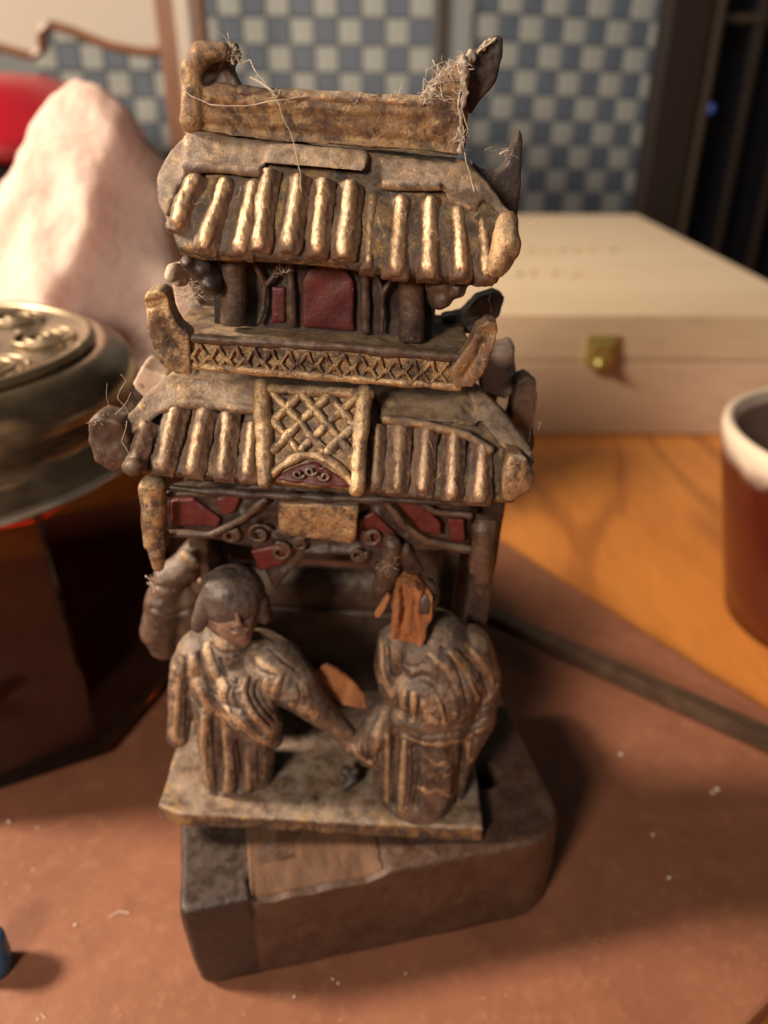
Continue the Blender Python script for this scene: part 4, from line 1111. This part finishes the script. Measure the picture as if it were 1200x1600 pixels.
folds(s, [
    ([(0.986, 1.000, 4.802), (1.105, 1.000, 3.956), (1.318, 1.000, 3.347), (1.445, 1.000, 3.484), (1.529, 1.000, 3.777)], .05, .07, 1.0),
    ([(1.144, 1.000, 4.815), (1.286, 1.000, 4.058), (1.414, 1.000, 3.839)], .05, -.07, 0.1),
    ([(1.475, 1.000, 3.450), (1.573, 1.000, 3.887), (1.935, 1.000, 4.091), (2.363, 1.000, 3.914), (2.677, 1.000, 3.362), (2.806, 1.000, 2.776)], .05, .07, .6),
    ([(1.433, 1.000, 3.301), (1.526, 1.000, 3.813), (1.917, 1.000, 4.264)], .04, -.05, 0.2),
    ([(1.585, 1.000, 3.459), (1.593, 1.000, 2.756)], .045, .06, 1.0), ([(1.698, 1.000, 3.431), (1.768, 1.000, 2.694)], .035, -.08, 0.0),
    ([(1.812, 1.000, 3.404), (1.887, 1.000, 2.628)], .04, .05, 1.0), ([(1.957, 1.000, 3.342), (1.960, 1.000, 2.747), (2.096, 1.000, 2.530)], .035, -.08, 0.0),
    ([(2.090, 1.000, 3.132), (2.181, 1.000, 2.803), (2.374, 1.000, 2.590)], .05, .05, 1.0), ([(2.201, 1.000, 3.651), (2.478, 1.000, 3.162), (2.651, 1.000, 2.650)], .04, -.08, 0.0),
    ([(1.598, 1.000, 2.375), (2.131, 1.000, 2.184), (2.697, 1.000, 2.268), (3.169, 1.000, 2.499), (3.451, 1.000, 2.827)], .05, -.08, 0.0),
    ([(1.704, 1.000, 2.150), (2.299, 1.000, 1.961), (2.935, 1.000, 2.090), (3.415, 1.000, 2.479)], .045, .05, .8),
    ([(2.487, 1.000, 4.583), (2.887, 1.000, 4.096), (3.229, 1.000, 3.406)], .06, .06, .9), ([(2.650, 1.000, 4.681), (3.126, 1.000, 4.150), (3.439, 1.000, 3.495)], .05, -.07, 0.0),
    ([(2.948, 1.000, 4.654), (3.334, 1.000, 4.219), (3.520, 1.000, 3.701)], .05, .04, .6),
    ([(3.310, 1.000, 3.228), (3.500, 1.000, 3.464), (3.589, 1.000, 3.796)], .04, .05, .8), ([(3.285, 1.000, 3.002), (3.560, 1.000, 3.248)], .035, -.06, 0.1),
    ([(1.362, 1.000, 2.123), (1.443, 1.000, 1.125), (1.499, 1.000, 0.066)], .05, .07, 1.0), ([(1.536, 1.000, 2.098), (1.628, 1.000, 1.036), (1.695, 1.000, -0.095)], .04, -.09, 0.0),
    ([(1.750, 1.000, 1.957), (1.813, 1.000, 0.946), (1.854, 1.000, -0.171)], .055, .07, 1.0), ([(1.946, 1.000, 1.874), (2.059, 1.000, 0.861), (2.066, 1.000, -0.154)], .04, -.09, 0.0),
    ([(2.313, 1.000, 1.562), (2.451, 1.000, 1.369), (2.633, 1.000, 1.322), (2.835, 1.000, 1.603)], .04, .05, .65), ([(2.368, 1.000, 1.321), (2.629, 1.000, 1.094), (2.864, 1.000, 1.360)], .035, -.07, 0.0),
    ([(2.301, 1.000, 1.110), (2.505, 1.000, 0.875), (2.717, 1.000, 0.849), (2.948, 1.000, 1.160)], .04, .04, .6),
    ([(2.175, 1.000, 0.595), (2.436, 1.000, 0.400), (2.666, 1.000, 0.505), (2.986, 1.000, 0.357), (3.174, 1.000, 0.545)], .04, .05, .9),
    ([(3.052, 1.000, 1.961), (3.153, 1.000, 0.947), (3.201, 1.000, 0.090)], .045, -.07, 0.1), ([(3.154, 1.000, 2.068), (3.291, 1.000, 1.476)], .045, .05, .8),
    ([(1.080, 1.000, 2.829), (0.935, 1.000, 2.090), (1.005, 1.000, 1.499)], .04, -.07, 0.0), ([(1.220, 1.000, 2.840), (1.134, 1.000, 2.106), (1.129, 1.000, 1.387)], .045, .05, .9),
    ([(0.547, 1.000, 1.863), (0.717, 1.000, 1.436), (1.051, 1.000, 1.259)], .04, .04, .8),
    ([(1.078, 1.000, 4.642), (1.189, 1.000, 3.927), (1.354, 1.000, 3.585)], .035, -.06, 0.0), ([(1.493, 1.000, 4.471), (1.575, 1.000, 4.168), (1.793, 1.000, 4.150)], .04, -.05, 0.0),
    ([(2.272, 1.000, 4.702), (2.694, 1.000, 4.116), (2.995, 1.000, 3.277)], .045, -.06, 0.0), ([(2.052, 1.000, 4.515), (2.482, 1.000, 4.064), (2.774, 1.000, 3.479)], .05, .04, .8),
    ([(2.793, 1.000, 4.811), (3.204, 1.000, 4.365), (3.480, 1.000, 3.788)], .045, .04, .8), ([(2.978, 1.000, 3.927), (3.284, 1.000, 3.410), (3.362, 1.000, 2.858)], .04, -.06, 0.0),
    ([(1.692, 1.000, 3.790), (2.007, 1.000, 3.921), (2.333, 1.000, 3.698)], .035, -.05, 0.0), ([(2.338, 1.000, 3.409), (2.527, 1.000, 2.980), (2.571, 1.000, 2.605)], .045, .045, .9),
    ([(1.457, 1.000, 2.013), (1.525, 1.000, 1.028), (1.581, 1.000, -0.015)], .028, -.06, 0.0), ([(1.836, 1.000, 1.964), (1.921, 1.000, 0.913), (1.960, 1.000, -0.162)], .028, -.06, 0.0),
    ([(0.821, 1.000, 2.081), (0.820, 1.000, 1.646), (0.984, 1.000, 1.376)], .03, -.05, 0.0), ([(3.232, 1.000, 2.772), (3.298, 1.000, 2.079), (3.262, 1.000, 1.474)], .035, -.05, 0.0),
]).rough(.016, 3, 4, .010, 10)
fig2 = tpart('carved_figure', s, M['robe'])
tag(fig2, 'robed figure whose head has broken off, leaving bare orange wood at the neck')
g = G().prism([(1.194, 0.620, 5.121), (1.154, 0.620, 5.907), (1.211, 0.620, 6.396), (1.548, 0.620, 6.482), (1.892, 0.620, 6.270), (1.934, 0.620, 5.658), (1.817, 0.620, 5.073), (1.516, 0.620, 4.984)], .55)
s = remesh(g, .03, 1)
s.stroke([(1.317, 0.600, 6.314), (1.499, 0.600, 5.161)], .04, -.08).stroke([(1.506, 0.600, 6.403), (1.711, 0.600, 5.097)], .03, -.09).stroke([(1.708, 0.600, 6.118), (1.765, 0.600, 5.815)], .05, -.12).stroke([(1.252, 0.600, 5.929), (1.332, 0.600, 5.309)], .04, .05)
s.co[:, 1] += np.array([.16 * mnoise.noise(Vector((p[0] * 7, 0, p[2] * 1.3))) for p in s.co])
carved('broken_neck', s.rough(.03, 6, 3), M['raw'], fig2)
g = G().ball((1.790, 1.000, 5.993)[:3], (.3, .42, .36)).ball((1.659, 1.150, 5.559)[:3], (.4, .45, .5))
carved('head_remnant', remesh(g, .035, 2).rough(.03, 4, 3), M['hat'], fig2)
slabv = [(1.038, 0.800, 6.106), (0.950, 0.800, 5.946), (0.801, 0.800, 5.559), (0.910, 0.800, 5.473), (1.017, 0.800, 5.733), (1.093, 0.800, 6.049)]
tpart('wood_splinter', remesh(G().prism(slabv, .12), .025, 0).rough(.02, 6, 3), M['raw'])
fanp = [(-0.395, 1.300, 3.543), (-0.101, 1.350, 3.738), (0.328, 1.350, 3.484), (0.626, 1.300, 3.222), (0.692, 1.300, 3.079), (0.781, 1.300, 3.011), (0.822, 1.250, 2.836), (0.878, 1.200, 2.660), (0.604, 1.200, 2.715), (0.233, 1.200, 2.761), (-0.149, 1.250, 3.021)]
s = remesh(G().prism(fanp, .12), .03, 1)
s.stroke([(-0.279, 1.300, 3.407), (0.652, 1.250, 2.823)], .05, .05)
tpart('leaf_fan', s.rough(.03, 4, 6), M['raw'])
g = G().chain([(0.483, 1.100, 0.836, 0.134), (0.674, 1.000, 0.689, 0.119), (0.506, 0.900, 0.577, 0.104)]).ball((0.719, 1.100, 0.875)[:3], .09)
tpart('small_knob', remesh(g, .025, 1), M['dark'])
# rounded forms behind the left figure
g = G().chain([(-3.695, 2.400, 4.999, 0.336), (-3.781, 2.400, 4.478, 0.454), (-3.950, 2.400, 3.575, 0.437), (-3.890, 2.400, 3.117, 0.324)]).chain([(-3.695, 2.400, 4.999, 0.336), (-3.314, 2.500, 5.298, 0.363), (-3.113, 2.600, 5.663, 0.278)])
g.chain([(-3.376, 2.600, 4.456, 0.431), (-3.295, 2.700, 3.486, 0.504)])
s = remesh(g, .045, 2)
folds(s, [([(-3.985, 2.000, 4.493), (-3.636, 2.000, 4.313), (-3.241, 2.000, 4.465)], .06, -.1, None), ([(-3.890, 2.000, 5.089), (-3.488, 2.000, 5.005)], .05, -.08, None)])
tpart('carved_cloud', s.rough(.04, 2, 6, .02, 6), M['dark_brown'])
g = G().chain([(-3.175, 2.000, 5.906, 0.120), (-2.998, 1.900, 5.793, 0.133)]).ball((-2.832, 1.800, 5.424)[:3], .07)
tpart('small_knob', remesh(g, .03, 1).rough(.03, 5, 2), M['ridge'])

# ---------------- cobwebs and fluff
random.seed(11)
def wiggle(path, n, amp, sd):
    P = [V(p) for p in path]
    out = []
    for a, b in zip(P, P[1:]):
        for i in range(n):
            q = a.lerp(b, i / n)
            o = Vector((sd * 3.1, sd * 1.7, sd * .9))
            q = q + Vector((mnoise.noise(q * 3 + o), mnoise.noise(q * 3 + o * 2), mnoise.noise(q * 3 + o * 3))) * amp
            out.append(q)
    out.append(P[-1])
    return out
threads = G()
def th(path, r_=.012, amp=.06, n=10, sd=0):
    p = wiggle(path, n, amp, sd)
    threads.tube(p, [r_ * .36 * random.uniform(.7, 1.3) for _ in p], 5)
th([(-2.785, 1.850, 14.503), (-2.642, 1.800, 14.411), (-2.343, 1.750, 14.314), (-1.853, 1.750, 14.344), (-1.364, 1.750, 14.460), (-0.891, 1.900, 14.548)], .022, .03, 8, 1)
th([(-2.055, 2.200, 15.079), (-1.982, 2.100, 14.937), (-1.790, 2.000, 14.975), (-1.659, 1.900, 14.746), (-1.476, 1.850, 14.589), (-1.351, 1.800, 14.495)], .024, .05, 8, 2)
th([(-2.034, 2.200, 15.148), (-2.087, 2.150, 14.973), (-2.041, 2.100, 14.890)], .05, .05, 5, 3)
th([(-1.756, 1.900, 14.739), (-1.574, 1.850, 14.667), (-1.371, 1.800, 14.546)], .045, .05, 6, 4)
th([(-1.391, 1.800, 14.510), (-1.264, 1.750, 14.259), (-1.136, 1.700, 14.049), (-0.925, 1.300, 13.507), (-0.880, 1.100, 13.258)], .014, .05, 8, 5)
th([(-2.323, 2.200, 15.309), (-2.189, 2.200, 15.237), (-2.093, 2.200, 15.127)], .012, .02, 5, 6)
th([(-2.149, 2.200, 15.306), (-2.113, 2.200, 15.100)], .018, .02, 5, 7)
th([(-1.659, 1.900, 14.763), (-1.698, 1.900, 14.692), (-1.427, 1.850, 14.576), (-1.285, 1.900, 14.552)], .02, .05, 6, 8)
for k in range(14):                                       # matted web on the right ridge end
    x0, y0 = random.uniform(665, 725), random.uniform(105, 160)
    a = (1.166, 1.950, 14.840)
    p = [Vector((a[0] + random.uniform(-.3, .35), 1.92 + random.uniform(-.05, .2), a[2] + random.uniform(-.3, .35))) for _ in range(4)]
    th(p, random.uniform(.008, .02), .12, 7, 10 + k)
th([(1.403, 2.000, 15.193), (1.495, 1.950, 14.909), (1.440, 1.950, 14.555), (1.559, 1.950, 14.249), (1.555, 1.900, 13.930)], .05, .08, 8, 31)
th([(1.447, 2.000, 15.162), (1.606, 2.000, 15.004), (1.528, 1.950, 14.650), (1.626, 1.950, 14.209)], .03, .08, 8, 32)
th([(1.593, 2.300, 15.249), (1.748, 2.400, 15.437), (1.975, 2.450, 15.576)], .03, .05, 8, 33)
th([(1.303, 2.050, 15.084), (1.388, 2.100, 15.228), (1.581, 2.200, 15.263)], .05, .06, 6, 34)
th([(1.605, 1.850, 13.984), (1.683, 1.700, 13.751), (1.829, 1.500, 13.426)], .015, .05, 8, 35)
th([(1.647, 1.900, 14.011), (1.955, 2.400, 13.965), (2.288, 2.800, 13.944), (2.686, 2.880, 13.870)], .012, .06, 8, 36)
th([(2.011, 2.600, 13.956), (2.201, 2.700, 14.003)], .03, .05, 6, 37)
th([(2.313, 2.800, 13.926), (2.488, 2.850, 13.976)], .05, .05, 6, 38)
for k in range(9):                                        # fluff along the ridge top
    a, b = V((-1.297, 2.000, 14.515)), V((0.932, 2.000, 14.637))
    t0 = random.random()
    p = [a.lerp(b, min(1, t0 + .06 * i)) + Vector((0, random.uniform(-.05, .3), random.uniform(.02, .07))) for i in range(4)]
    th(p, random.uniform(.01, .025), .06, 6, 50 + k)
th([(-3.685, 0.600, 9.553), (-3.818, 0.700, 9.850), (-3.720, 0.800, 10.094), (-3.795, 0.800, 10.212)], .010, .05, 8, 61)
th([(-3.878, 0.600, 9.561), (-3.672, 0.700, 9.804), (-3.627, 0.800, 9.919)], .009, .05, 8, 62)
th([(-3.991, 0.700, 10.063), (-3.999, 0.600, 9.873), (-3.960, 0.550, 9.667)], .006, .03, 8, 63)
th([(-3.697, 0.550, 9.502), (-3.729, 0.350, 9.186), (-3.574, 0.250, 8.886)], .012, .06, 8, 64)
th([(-3.624, 0.700, 6.228), (-3.575, 0.900, 5.917), (-3.594, 1.000, 5.647)], .05, .06, 6, 65)
th([(-3.488, 0.600, 8.095), (-3.487, 0.580, 7.712), (-3.540, 0.560, 7.851)], .012, .05, 6, 66)
th([(-0.548, 0.600, 2.378), (-0.373, 0.550, 2.214), (-0.309, 0.500, 2.080)], .012, .02, 6, 67)
th([(0.768, 1.000, 6.672), (0.986, 0.900, 6.754), (1.214, 1.000, 6.855)], .008, .05, 8, 68)
th([(0.869, 0.950, 6.339), (0.918, 0.900, 6.675), (1.149, 1.000, 7.169)], .008, .05, 8, 69)
th([(2.269, 1.200, 12.132), (2.375, 2.000, 11.634), (2.621, 3.000, 11.106)], .008, .04, 8, 70)
th([(2.003, 1.200, 12.152), (2.075, 1.300, 11.939)], .006, .04, 6, 71)
th([(3.586, 2.500, 10.018), (3.581, 2.200, 9.611), (3.333, 1.200, 9.366)], .006, .03, 8, 72)
th([(3.631, 2.000, 9.408), (3.694, 2.000, 9.465), (3.678, 2.000, 9.280)], .018, .04, 6, 73)
for k in range(34):                                       # stray lint on roofs
    x = random.choice([random.uniform(-2.7, 2.0), random.uniform(-3.2, 2.8)])
    up_ = random.random() < .5
    base = Vector((x, 1.15 if up_ else .75, 13.0 if up_ else 9.1)) + Vector((0, random.uniform(-.3, .1), random.uniform(-.3, .4)))
    d = Vector((random.uniform(-.25, .25), -.1, random.uniform(-.3, .1)))
    th([base, base + d * .5 + Vector((0, -.1, .05)), base + d], random.uniform(.005, .009), .08, 6, 80 + k)
ob = solid('cobweb', threads, M['web'], temple, TM, smooth=True)
ob['kind'] = 'stuff'
# pale dust clinging in tufts where the webs bunch
fl = G()
def tuft(p, rad, n, sd):
    random.seed(sd)
    P = V(p)
    for i in range(n):
        d = Vector((random.gauss(0, 1), random.gauss(0, 1), random.gauss(0, 1))).normalized()
        a = P + d * rad * random.uniform(0, .8)
        d2 = Vector((random.gauss(0, 1), random.gauss(0, 1), random.gauss(0, 1))) * rad * .5
        fl.tube([a, a + d2 * .5 + d * rad * .2, a + d2], [.0035, .0045, .002], 4)
for p, r_, n, sd in [((-2.047, 2.150, 15.027), .14, 60, 1), ((1.244, 2.000, 15.044), .16, 45, 2), ((1.406, 2.000, 15.176), .14, 40, 3), ((1.526, 1.900, 14.158), .12, 60, 4), ((0.985, 1.980, 14.695), .12, 40, 5),
                     ((-1.328, 1.850, 14.531), .10, 40, 6), ((-0.105, 2.000, 14.591), .10, 30, 7), ((0.492, 2.000, 14.621), .12, 40, 8), ((-3.571, 0.900, 5.978), .12, 40, 9), ((-2.951, 2.600, 11.184), .3, 60, 10),
                     ((1.014, 0.950, 6.724), .2, 50, 11), ((-4.124, 0.600, 9.460), .15, 40, 12), ((2.429, 2.850, 13.932), .08, 30, 13), ((-1.202, 1.500, 11.950), .12, 20, 14), ((1.506, 1.950, 14.823), .09, 30, 15)]:
    tuft(p, r_, n, sd)
ob = solid('dust_fluff', fl, M['web'], temple, TM, smooth=True)
ob['kind'] = 'stuff'

# ------------------------------------------------------------------ things around the temple
# amber jar with bronze lid
JC = Vector((-13.3, 20.9, 1.0))
jar = empty('amber_jar', JC)
tag(jar, 'eight-sided dark amber glass jar with tarnished bronze lid, left of the temple', 'jar')
rot = math.atan2(16.55 - 20.9, -8.3 + 13.3)
def octo(r_, z, ch=0.0):
    return [(r_ * math.cos(rot + math.pi / 4 * k), r_ * math.sin(rot + math.pi / 4 * k), z) for k in range(8)]
g = G().loft([octo(6.0, .02), octo(6.45, .4), octo(6.5, 1.0), octo(6.25, 8.66), octo(5.6, 8.7), octo(5.5, 9.0), octo(5.2, 9.0), octo(5.3, 8.6), octo(5.85, 8.3), octo(6.05, 1.2), octo(5.8, .8)])
solid('glass_body', g, M['amber'], jar, bevel=.12, seg=2)
g = G().loft([octo(5.95, .9), octo(6.15, 1.3), octo(6.1, 5.2)])
solid('contents', g, M['tea'], jar, bevel=.1)
prof = [(5.6, 8.75), (6.2, 8.65), (6.42, 8.72), (6.46, 8.86), (6.36, 9.02), (6.0, 9.15), (5.75, 9.35), (5.65, 9.6), (5.72, 9.85), (5.95, 10.1), (6.05, 10.4), (6.0, 10.75), (5.8, 11.15), (5.45, 11.42), (5.2, 11.5), (5.05, 11.43), (4.95, 11.47), (4.8, 11.6), (4.6, 11.63), (4.4, 11.55), (3.0, 11.61), (.02, 11.65)]
lid = solid('lid', G().lathe(prof, n=72), M['bronze'], jar, smooth=True)
solid('lid_ring', G().tube([(4.85 * math.cos(a), 4.85 * math.sin(a), 11.58) for a in [2 * math.pi * k / 72 for k in range(73)]], .16, 8, ref=(0, 0, 1)), M['bronze_pale'], lid, smooth=True)
solid('lid_rim', G().tube([(6.42 * math.cos(a), 6.42 * math.sin(a), 8.84) for a in [2 * math.pi * k / 72 for k in range(73)]], .13, 8, ref=(0, 0, 1)), M['lid_rim'], lid, smooth=True)
def spiral(cx, cy, r_, turns, a0, d):
    g = G()
    n = int(26 * turns)
    g.tube([(cx + r_ * (1 - .88 * i / n) * math.cos(a0 + d * 2 * math.pi * turns * i / n), cy + r_ * (1 - .88 * i / n) * math.sin(a0 + d * 2 * math.pi * turns * i / n), 11.67) for i in range(n + 1)], .065, 6, ref=(0, 0, 1))
    return solid('scroll_ornament', g, M['bronze_pale'], lid, smooth=True)
for k in range(8):
    a = 2 * math.pi * k / 8 + .25
    spiral(3.55 * math.cos(a), 3.55 * math.sin(a), 1.05, 2.7, a + (.8 if k % 2 else 2.4), 1 if k % 2 else -1)
for k in range(6):
    a = 2 * math.pi * k / 6
    spiral(1.7 * math.cos(a), 1.7 * math.sin(a), .8, 2.4, a + 1.2, 1 if k % 2 else -1)

# pink crystal
SC = Vector((-13.2, 35.2, 1.0))
g = G()
b = bmesh.new()
bmesh.ops.create_icosphere(b, subdivisions=5, radius=1.0)
random.seed(4)
planes = []
for k in range(46):
    th_ = random.uniform(0, 2 * math.pi)
    el = random.uniform(-.15, .62)
    planes.append((Vector((math.cos(th_) * math.cos(el), math.sin(th_) * math.cos(el), math.sin(el))), random.uniform(.86, 1.0)))
prof_z = [-1.3, 0, 4, 9, 11.9, 13.4, 14.6, 15.6, 16.6, 17.4, 17.9, 18.3]
prof_r = [0.05, 7.4, 7.6, 6.9, 5.8, 4.8, 3.9, 3.0, 2.1, 1.3, .7, .05]
for v in b.verts:
    d = v.co.normalized()
    r_ = min([c / max(d.dot(n_), 1e-3) for n_, c in planes if d.dot(n_) > .25] + [1.1])
    z = -1.0 + 19.2 * (d.z * .5 + .5) ** .82
    rad = float(np.interp(z, prof_z, prof_r)) * (1 + (r_ - 1) * 1.9)
    h_ = math.hypot(d.x, d.y) + 1e-6
    v.co = Vector((d.x / h_ * rad, d.y / h_ * rad, max(z, 0)))
    v.co.x += 1.1 * max(0, z - 8) / 10
    v.co += Vector((mnoise.noise(v.co * .45), mnoise.noise(v.co * .45 + Vector((9, 0, 0))), mnoise.noise(v.co * .45 + Vector((0, 9, 0))) * .3)) * .5
    v.co += d * (mnoise.noise(v.co * 1.1) * .16 + mnoise.noise(v.co * 2.3) * .06)
    v.co.z = max(v.co.z, 0)
zmin = min(v.co.z for v in b.verts)
for v in b.verts:
    v.co.z -= zmin
bmesh.ops.scale(b, vec=(CM, CM, CM), verts=b.verts)
me = bpy.data.meshes.new('salt_crystal')
b.to_mesh(me)
b.free()
finish_mesh(me, M['salt'], True)
salt = link('salt_crystal', me)
salt.location = SC * CM
tag(salt, 'large rough pink crystal rock standing behind the bronze-lidded jar', 'crystal')

# red lidded pot
pot = empty('red_pot', (-25.4, 58, 0))
tag(pot, 'red enamel pot with domed lid, mostly hidden behind the pink crystal', 'pot')
solid('body', G().lathe([(6.2, .02), (7.2, .5), (7.6, 3), (7.6, 14.6), (7.2, 14.9)], n=48), M['black'], pot, smooth=True)
solid('lid', G().lathe([(7.0, 14.9), (8.8, 15.0), (9.0, 15.5), (8.8, 16.2), (8.3, 16.6), (7.0, 17.6), (5.0, 18.9), (3.0, 19.6), (.05, 19.8)], n=56), M['redpot'], pot, smooth=True)

# chair back
ch = empty('chair', (-28, 66, -45))
tag(ch, 'brown wooden chair back with scalloped top rail in front of the tiled wall', 'chair')
def cp(name, g, mat, bevel=.3):
    o = solid(name, g, mat, None, None, bevel, False, 2)
    o.parent = ch
    o.location = -Vector((-28, 66, -45)) * CM
    return o
cp('post', G().box((-14.6, 66, -7), (3.4, 2.2, 76)), M['chair'])
cp('post_highlight_strip', G().box((-14.3, 64.9, -7), (1.1, .5, 75)), M['chair_sheen'], .15)  # pale strip standing in for the highlight on the post
cp('post', G().box((-45, 66, -7), (3.2, 2.2, 76)), M['chair'])
railp = [(-43.4, 21.6), (-34, 20.6), (-28, 21.5), (-25.6, 20.9), (-24.9, 21.3), (-24.7, 22.4), (-24.0, 22.9), (-22.5, 22.5), (-20.0, 21.6), (-17.8, 21.2), (-16.3, 21.2), (-16.3, 33), (-43.4, 33)]
cp('top_rail', G().prism([(x, 65.3, z) for x, z in railp], 1.6), M['chair_sheen'], .12)  # pale colour paints in the rail's reflection
edge = [(x, 65.2, z - .05) for x, z in railp[:11]]
cp('rail_edge', G().tube(edge, .32, 8), M['chair'], 0)
cp('lower_rail', G().box((-29.8, 66, 12.2), (27, 1.8, 4.4)), M['cabinet'])
cp('seat', G().box((-29.8, 78, -2), (32, 24, 2)), M['chair'])

# dark cabinet at the right
cb = empty('dark_cabinet', (48, 92, -60))
tag(cb, 'tall dark cabinet with glazed door behind the pale wooden box', 'cabinet')
def cq(name, g, mat, bevel=.2):
    o = solid(name, g, mat, None, None, bevel)
    o.parent = cb
    o.location = -Vector((48, 92, -60)) * CM
    return o
cq('stile', G().box((28.5, 85.5, 0), (4.2, 2, 120)), M['cabinet'])
cq('edge_bead', G().box((31.2, 85.2, 0), (.7, 1.6, 120)), M['cabinet2'])
cq('door_glass', G().box((50, 86.2, 0), (37, .4, 120)), M['darkglass'], .05)
for x in (35.5, 39.5, 44.0):
    cq('muntin', G().box((x, 85.5, 0), (.6, .8, 120)), M['cabinet'], .1)
cq('crossbar', G().box((48, 85.6, 24.5), (33, .7, .7)), M['cabinet2'], .1)
cq('carcass', G().box((48.6, 87.6, 0), (44, 2.2, 120)), M['black'])
cq('blue_indicator', G().ball((31.9, 84.6, 17.0), (.35, .25, .5)), M['bluelamp'], 0)

# pale wooden box with brass latch
bx = empty('wooden_box', (8, 63.5, 0))
tag(bx, 'flat pale pine box with a brass latch, behind the temple', 'box')
def cbx(name, g, mat, parent=bx, bevel=.15):
    o = solid(name, g, mat, None, None, bevel)
    o.parent = parent
    if parent is bx:
        o.location = -Vector((8, 63.5, 0)) * CM
    return o
cbx('base', G().box((8.0, 63.5, 2.35), (35.4, 38.8, 4.66)), M['pine'])
bl = cbx('lid', G().box((8.0, 63.5, 6.14), (35.4, 38.8, 2.84)), M['pine_lid'])
cbx('latch_plate', G().box((12.75, 44.05, 5.45), (1.9, .14, 1.75)), M['brass'], bx, .05)
cbx('latch_hasp', G().box((12.7, 43.9, 5.1), (1.2, .22, 1.6)).ball((12.7, 43.75, 4.7), .3), M['brass'], bx, .05)
random.seed(3)
for row, (y0, x0, x1) in enumerate([(63.6, 11.4, 19.0), (54.6, 9.0, 13.2), (68, 3, 9.5)]):
    x = x0
    while x < x1:
        wd = random.uniform(.5, 1.1)
        g = G().tube([(x, y0 - .9, 7.58), (x + wd * .4, y0 + random.uniform(-.4, .9), 7.58), (x + wd, y0 + random.uniform(-.8, .4), 7.58)], .10, 6)
        o = cbx('burnt_mark', g, M['mark'], bl, 0)
        x += wd + random.uniform(.25, .6)

# mug
mug = empty('mug', (17.95, 25.2, 0))
tag(mug, 'tapered brown mug with a white glazed rim at the right edge', 'mug')
solid('cup', G().lathe([(3.6, .02), (3.9, .2), (4.3, 2), (4.95, 5), (5.4, 7.2), (5.52, 7.8), (5.5, 8.1), (5.3, 8.22), (5.08, 8.1), (5.0, 7.7)], n=64, cap=False), M['mug'], mug, smooth=True)
solid('inside', G().lathe([(5.0, 7.7), (4.85, 7.1), (4.4, 5), (3.6, 2), (2.9, .7), (.02, .6)], n=64, cap=False), M['muginside'], mug, smooth=True)

# loose stick
sA, sB = Vector((2.2, 24.9, 1.5)), Vector((15.4, 13.7, 1.95))
d = (sB - sA)
st = solid('wooden_strip', G().box((0, 0, 0), (d.length, .6, .5)), M['stick'], bevel=.06)
st.location = (sA + sB) / 2 * CM
st.rotation_euler = d.to_track_quat('X', 'Z').to_euler()
tag(st, 'narrow dark wooden strip lying across the board to the right of the temple', 'wooden strip')

# blue cap
g = G().lathe([(.3, 0), (.42, .08), (.45, .4), (.45, 1.0), (.4, 1.12), (.2, 1.18), (.02, 1.18)], n=32)
bc = solid('bottle_cap', g, M['bluecap'], bevel=0, smooth=True)
bc.location = Vector((-9.08, 10.52, 1.0)) * CM
tag(bc, 'small blue plastic cap at the bottom left edge', 'cap')

# crumbs
random.seed(8)
g = G()
for x, y, r_ in [(-7.56, 11.58, .05), (-10.46, 14.59, .07), (-1.18, 10.28, .035), (-1.05, 10.18, .045), (-2.02, 9.88, .045), (.5, 10.4, .035), (7.38, 14.17, .06), (7.4, 12.86, .05), (7.28, 17.06, .07), (8.9, 20.4, .10), (8.75, 20.7, .08), (-7.56, 9.5, .035), (-7.5, 9.45, .03), (-7.62, 9.4, .03), (9.72, 15.71, .08), (9.55, 15.6, .06), (-9.6, 14.4, .035), (-9.2, 13.1, .03)]:
    m = Matrix.Rotation(random.uniform(0, 3), 3, 'Z') @ Matrix.Rotation(random.uniform(0, 1), 3, 'X')
    g.ball((x, y, 1.0 + r_ * .5), (r_, r_ * random.uniform(.5, .9), r_ * .6), m, 6, 4)
for k in range(5):
    x, y = random.uniform(-8, 9), random.uniform(9.6, 12)
    if -5 < x < 5: continue
    g.tube([(x, y, 1.02), (x + .2, y + .15, 1.04), (x + .45, y + .12, 1.02)], .012, 5)
tag(solid('crumbs', g, M['crumb']), 'tiny pale crumbs and lint scattered on the board', kind='stuff')
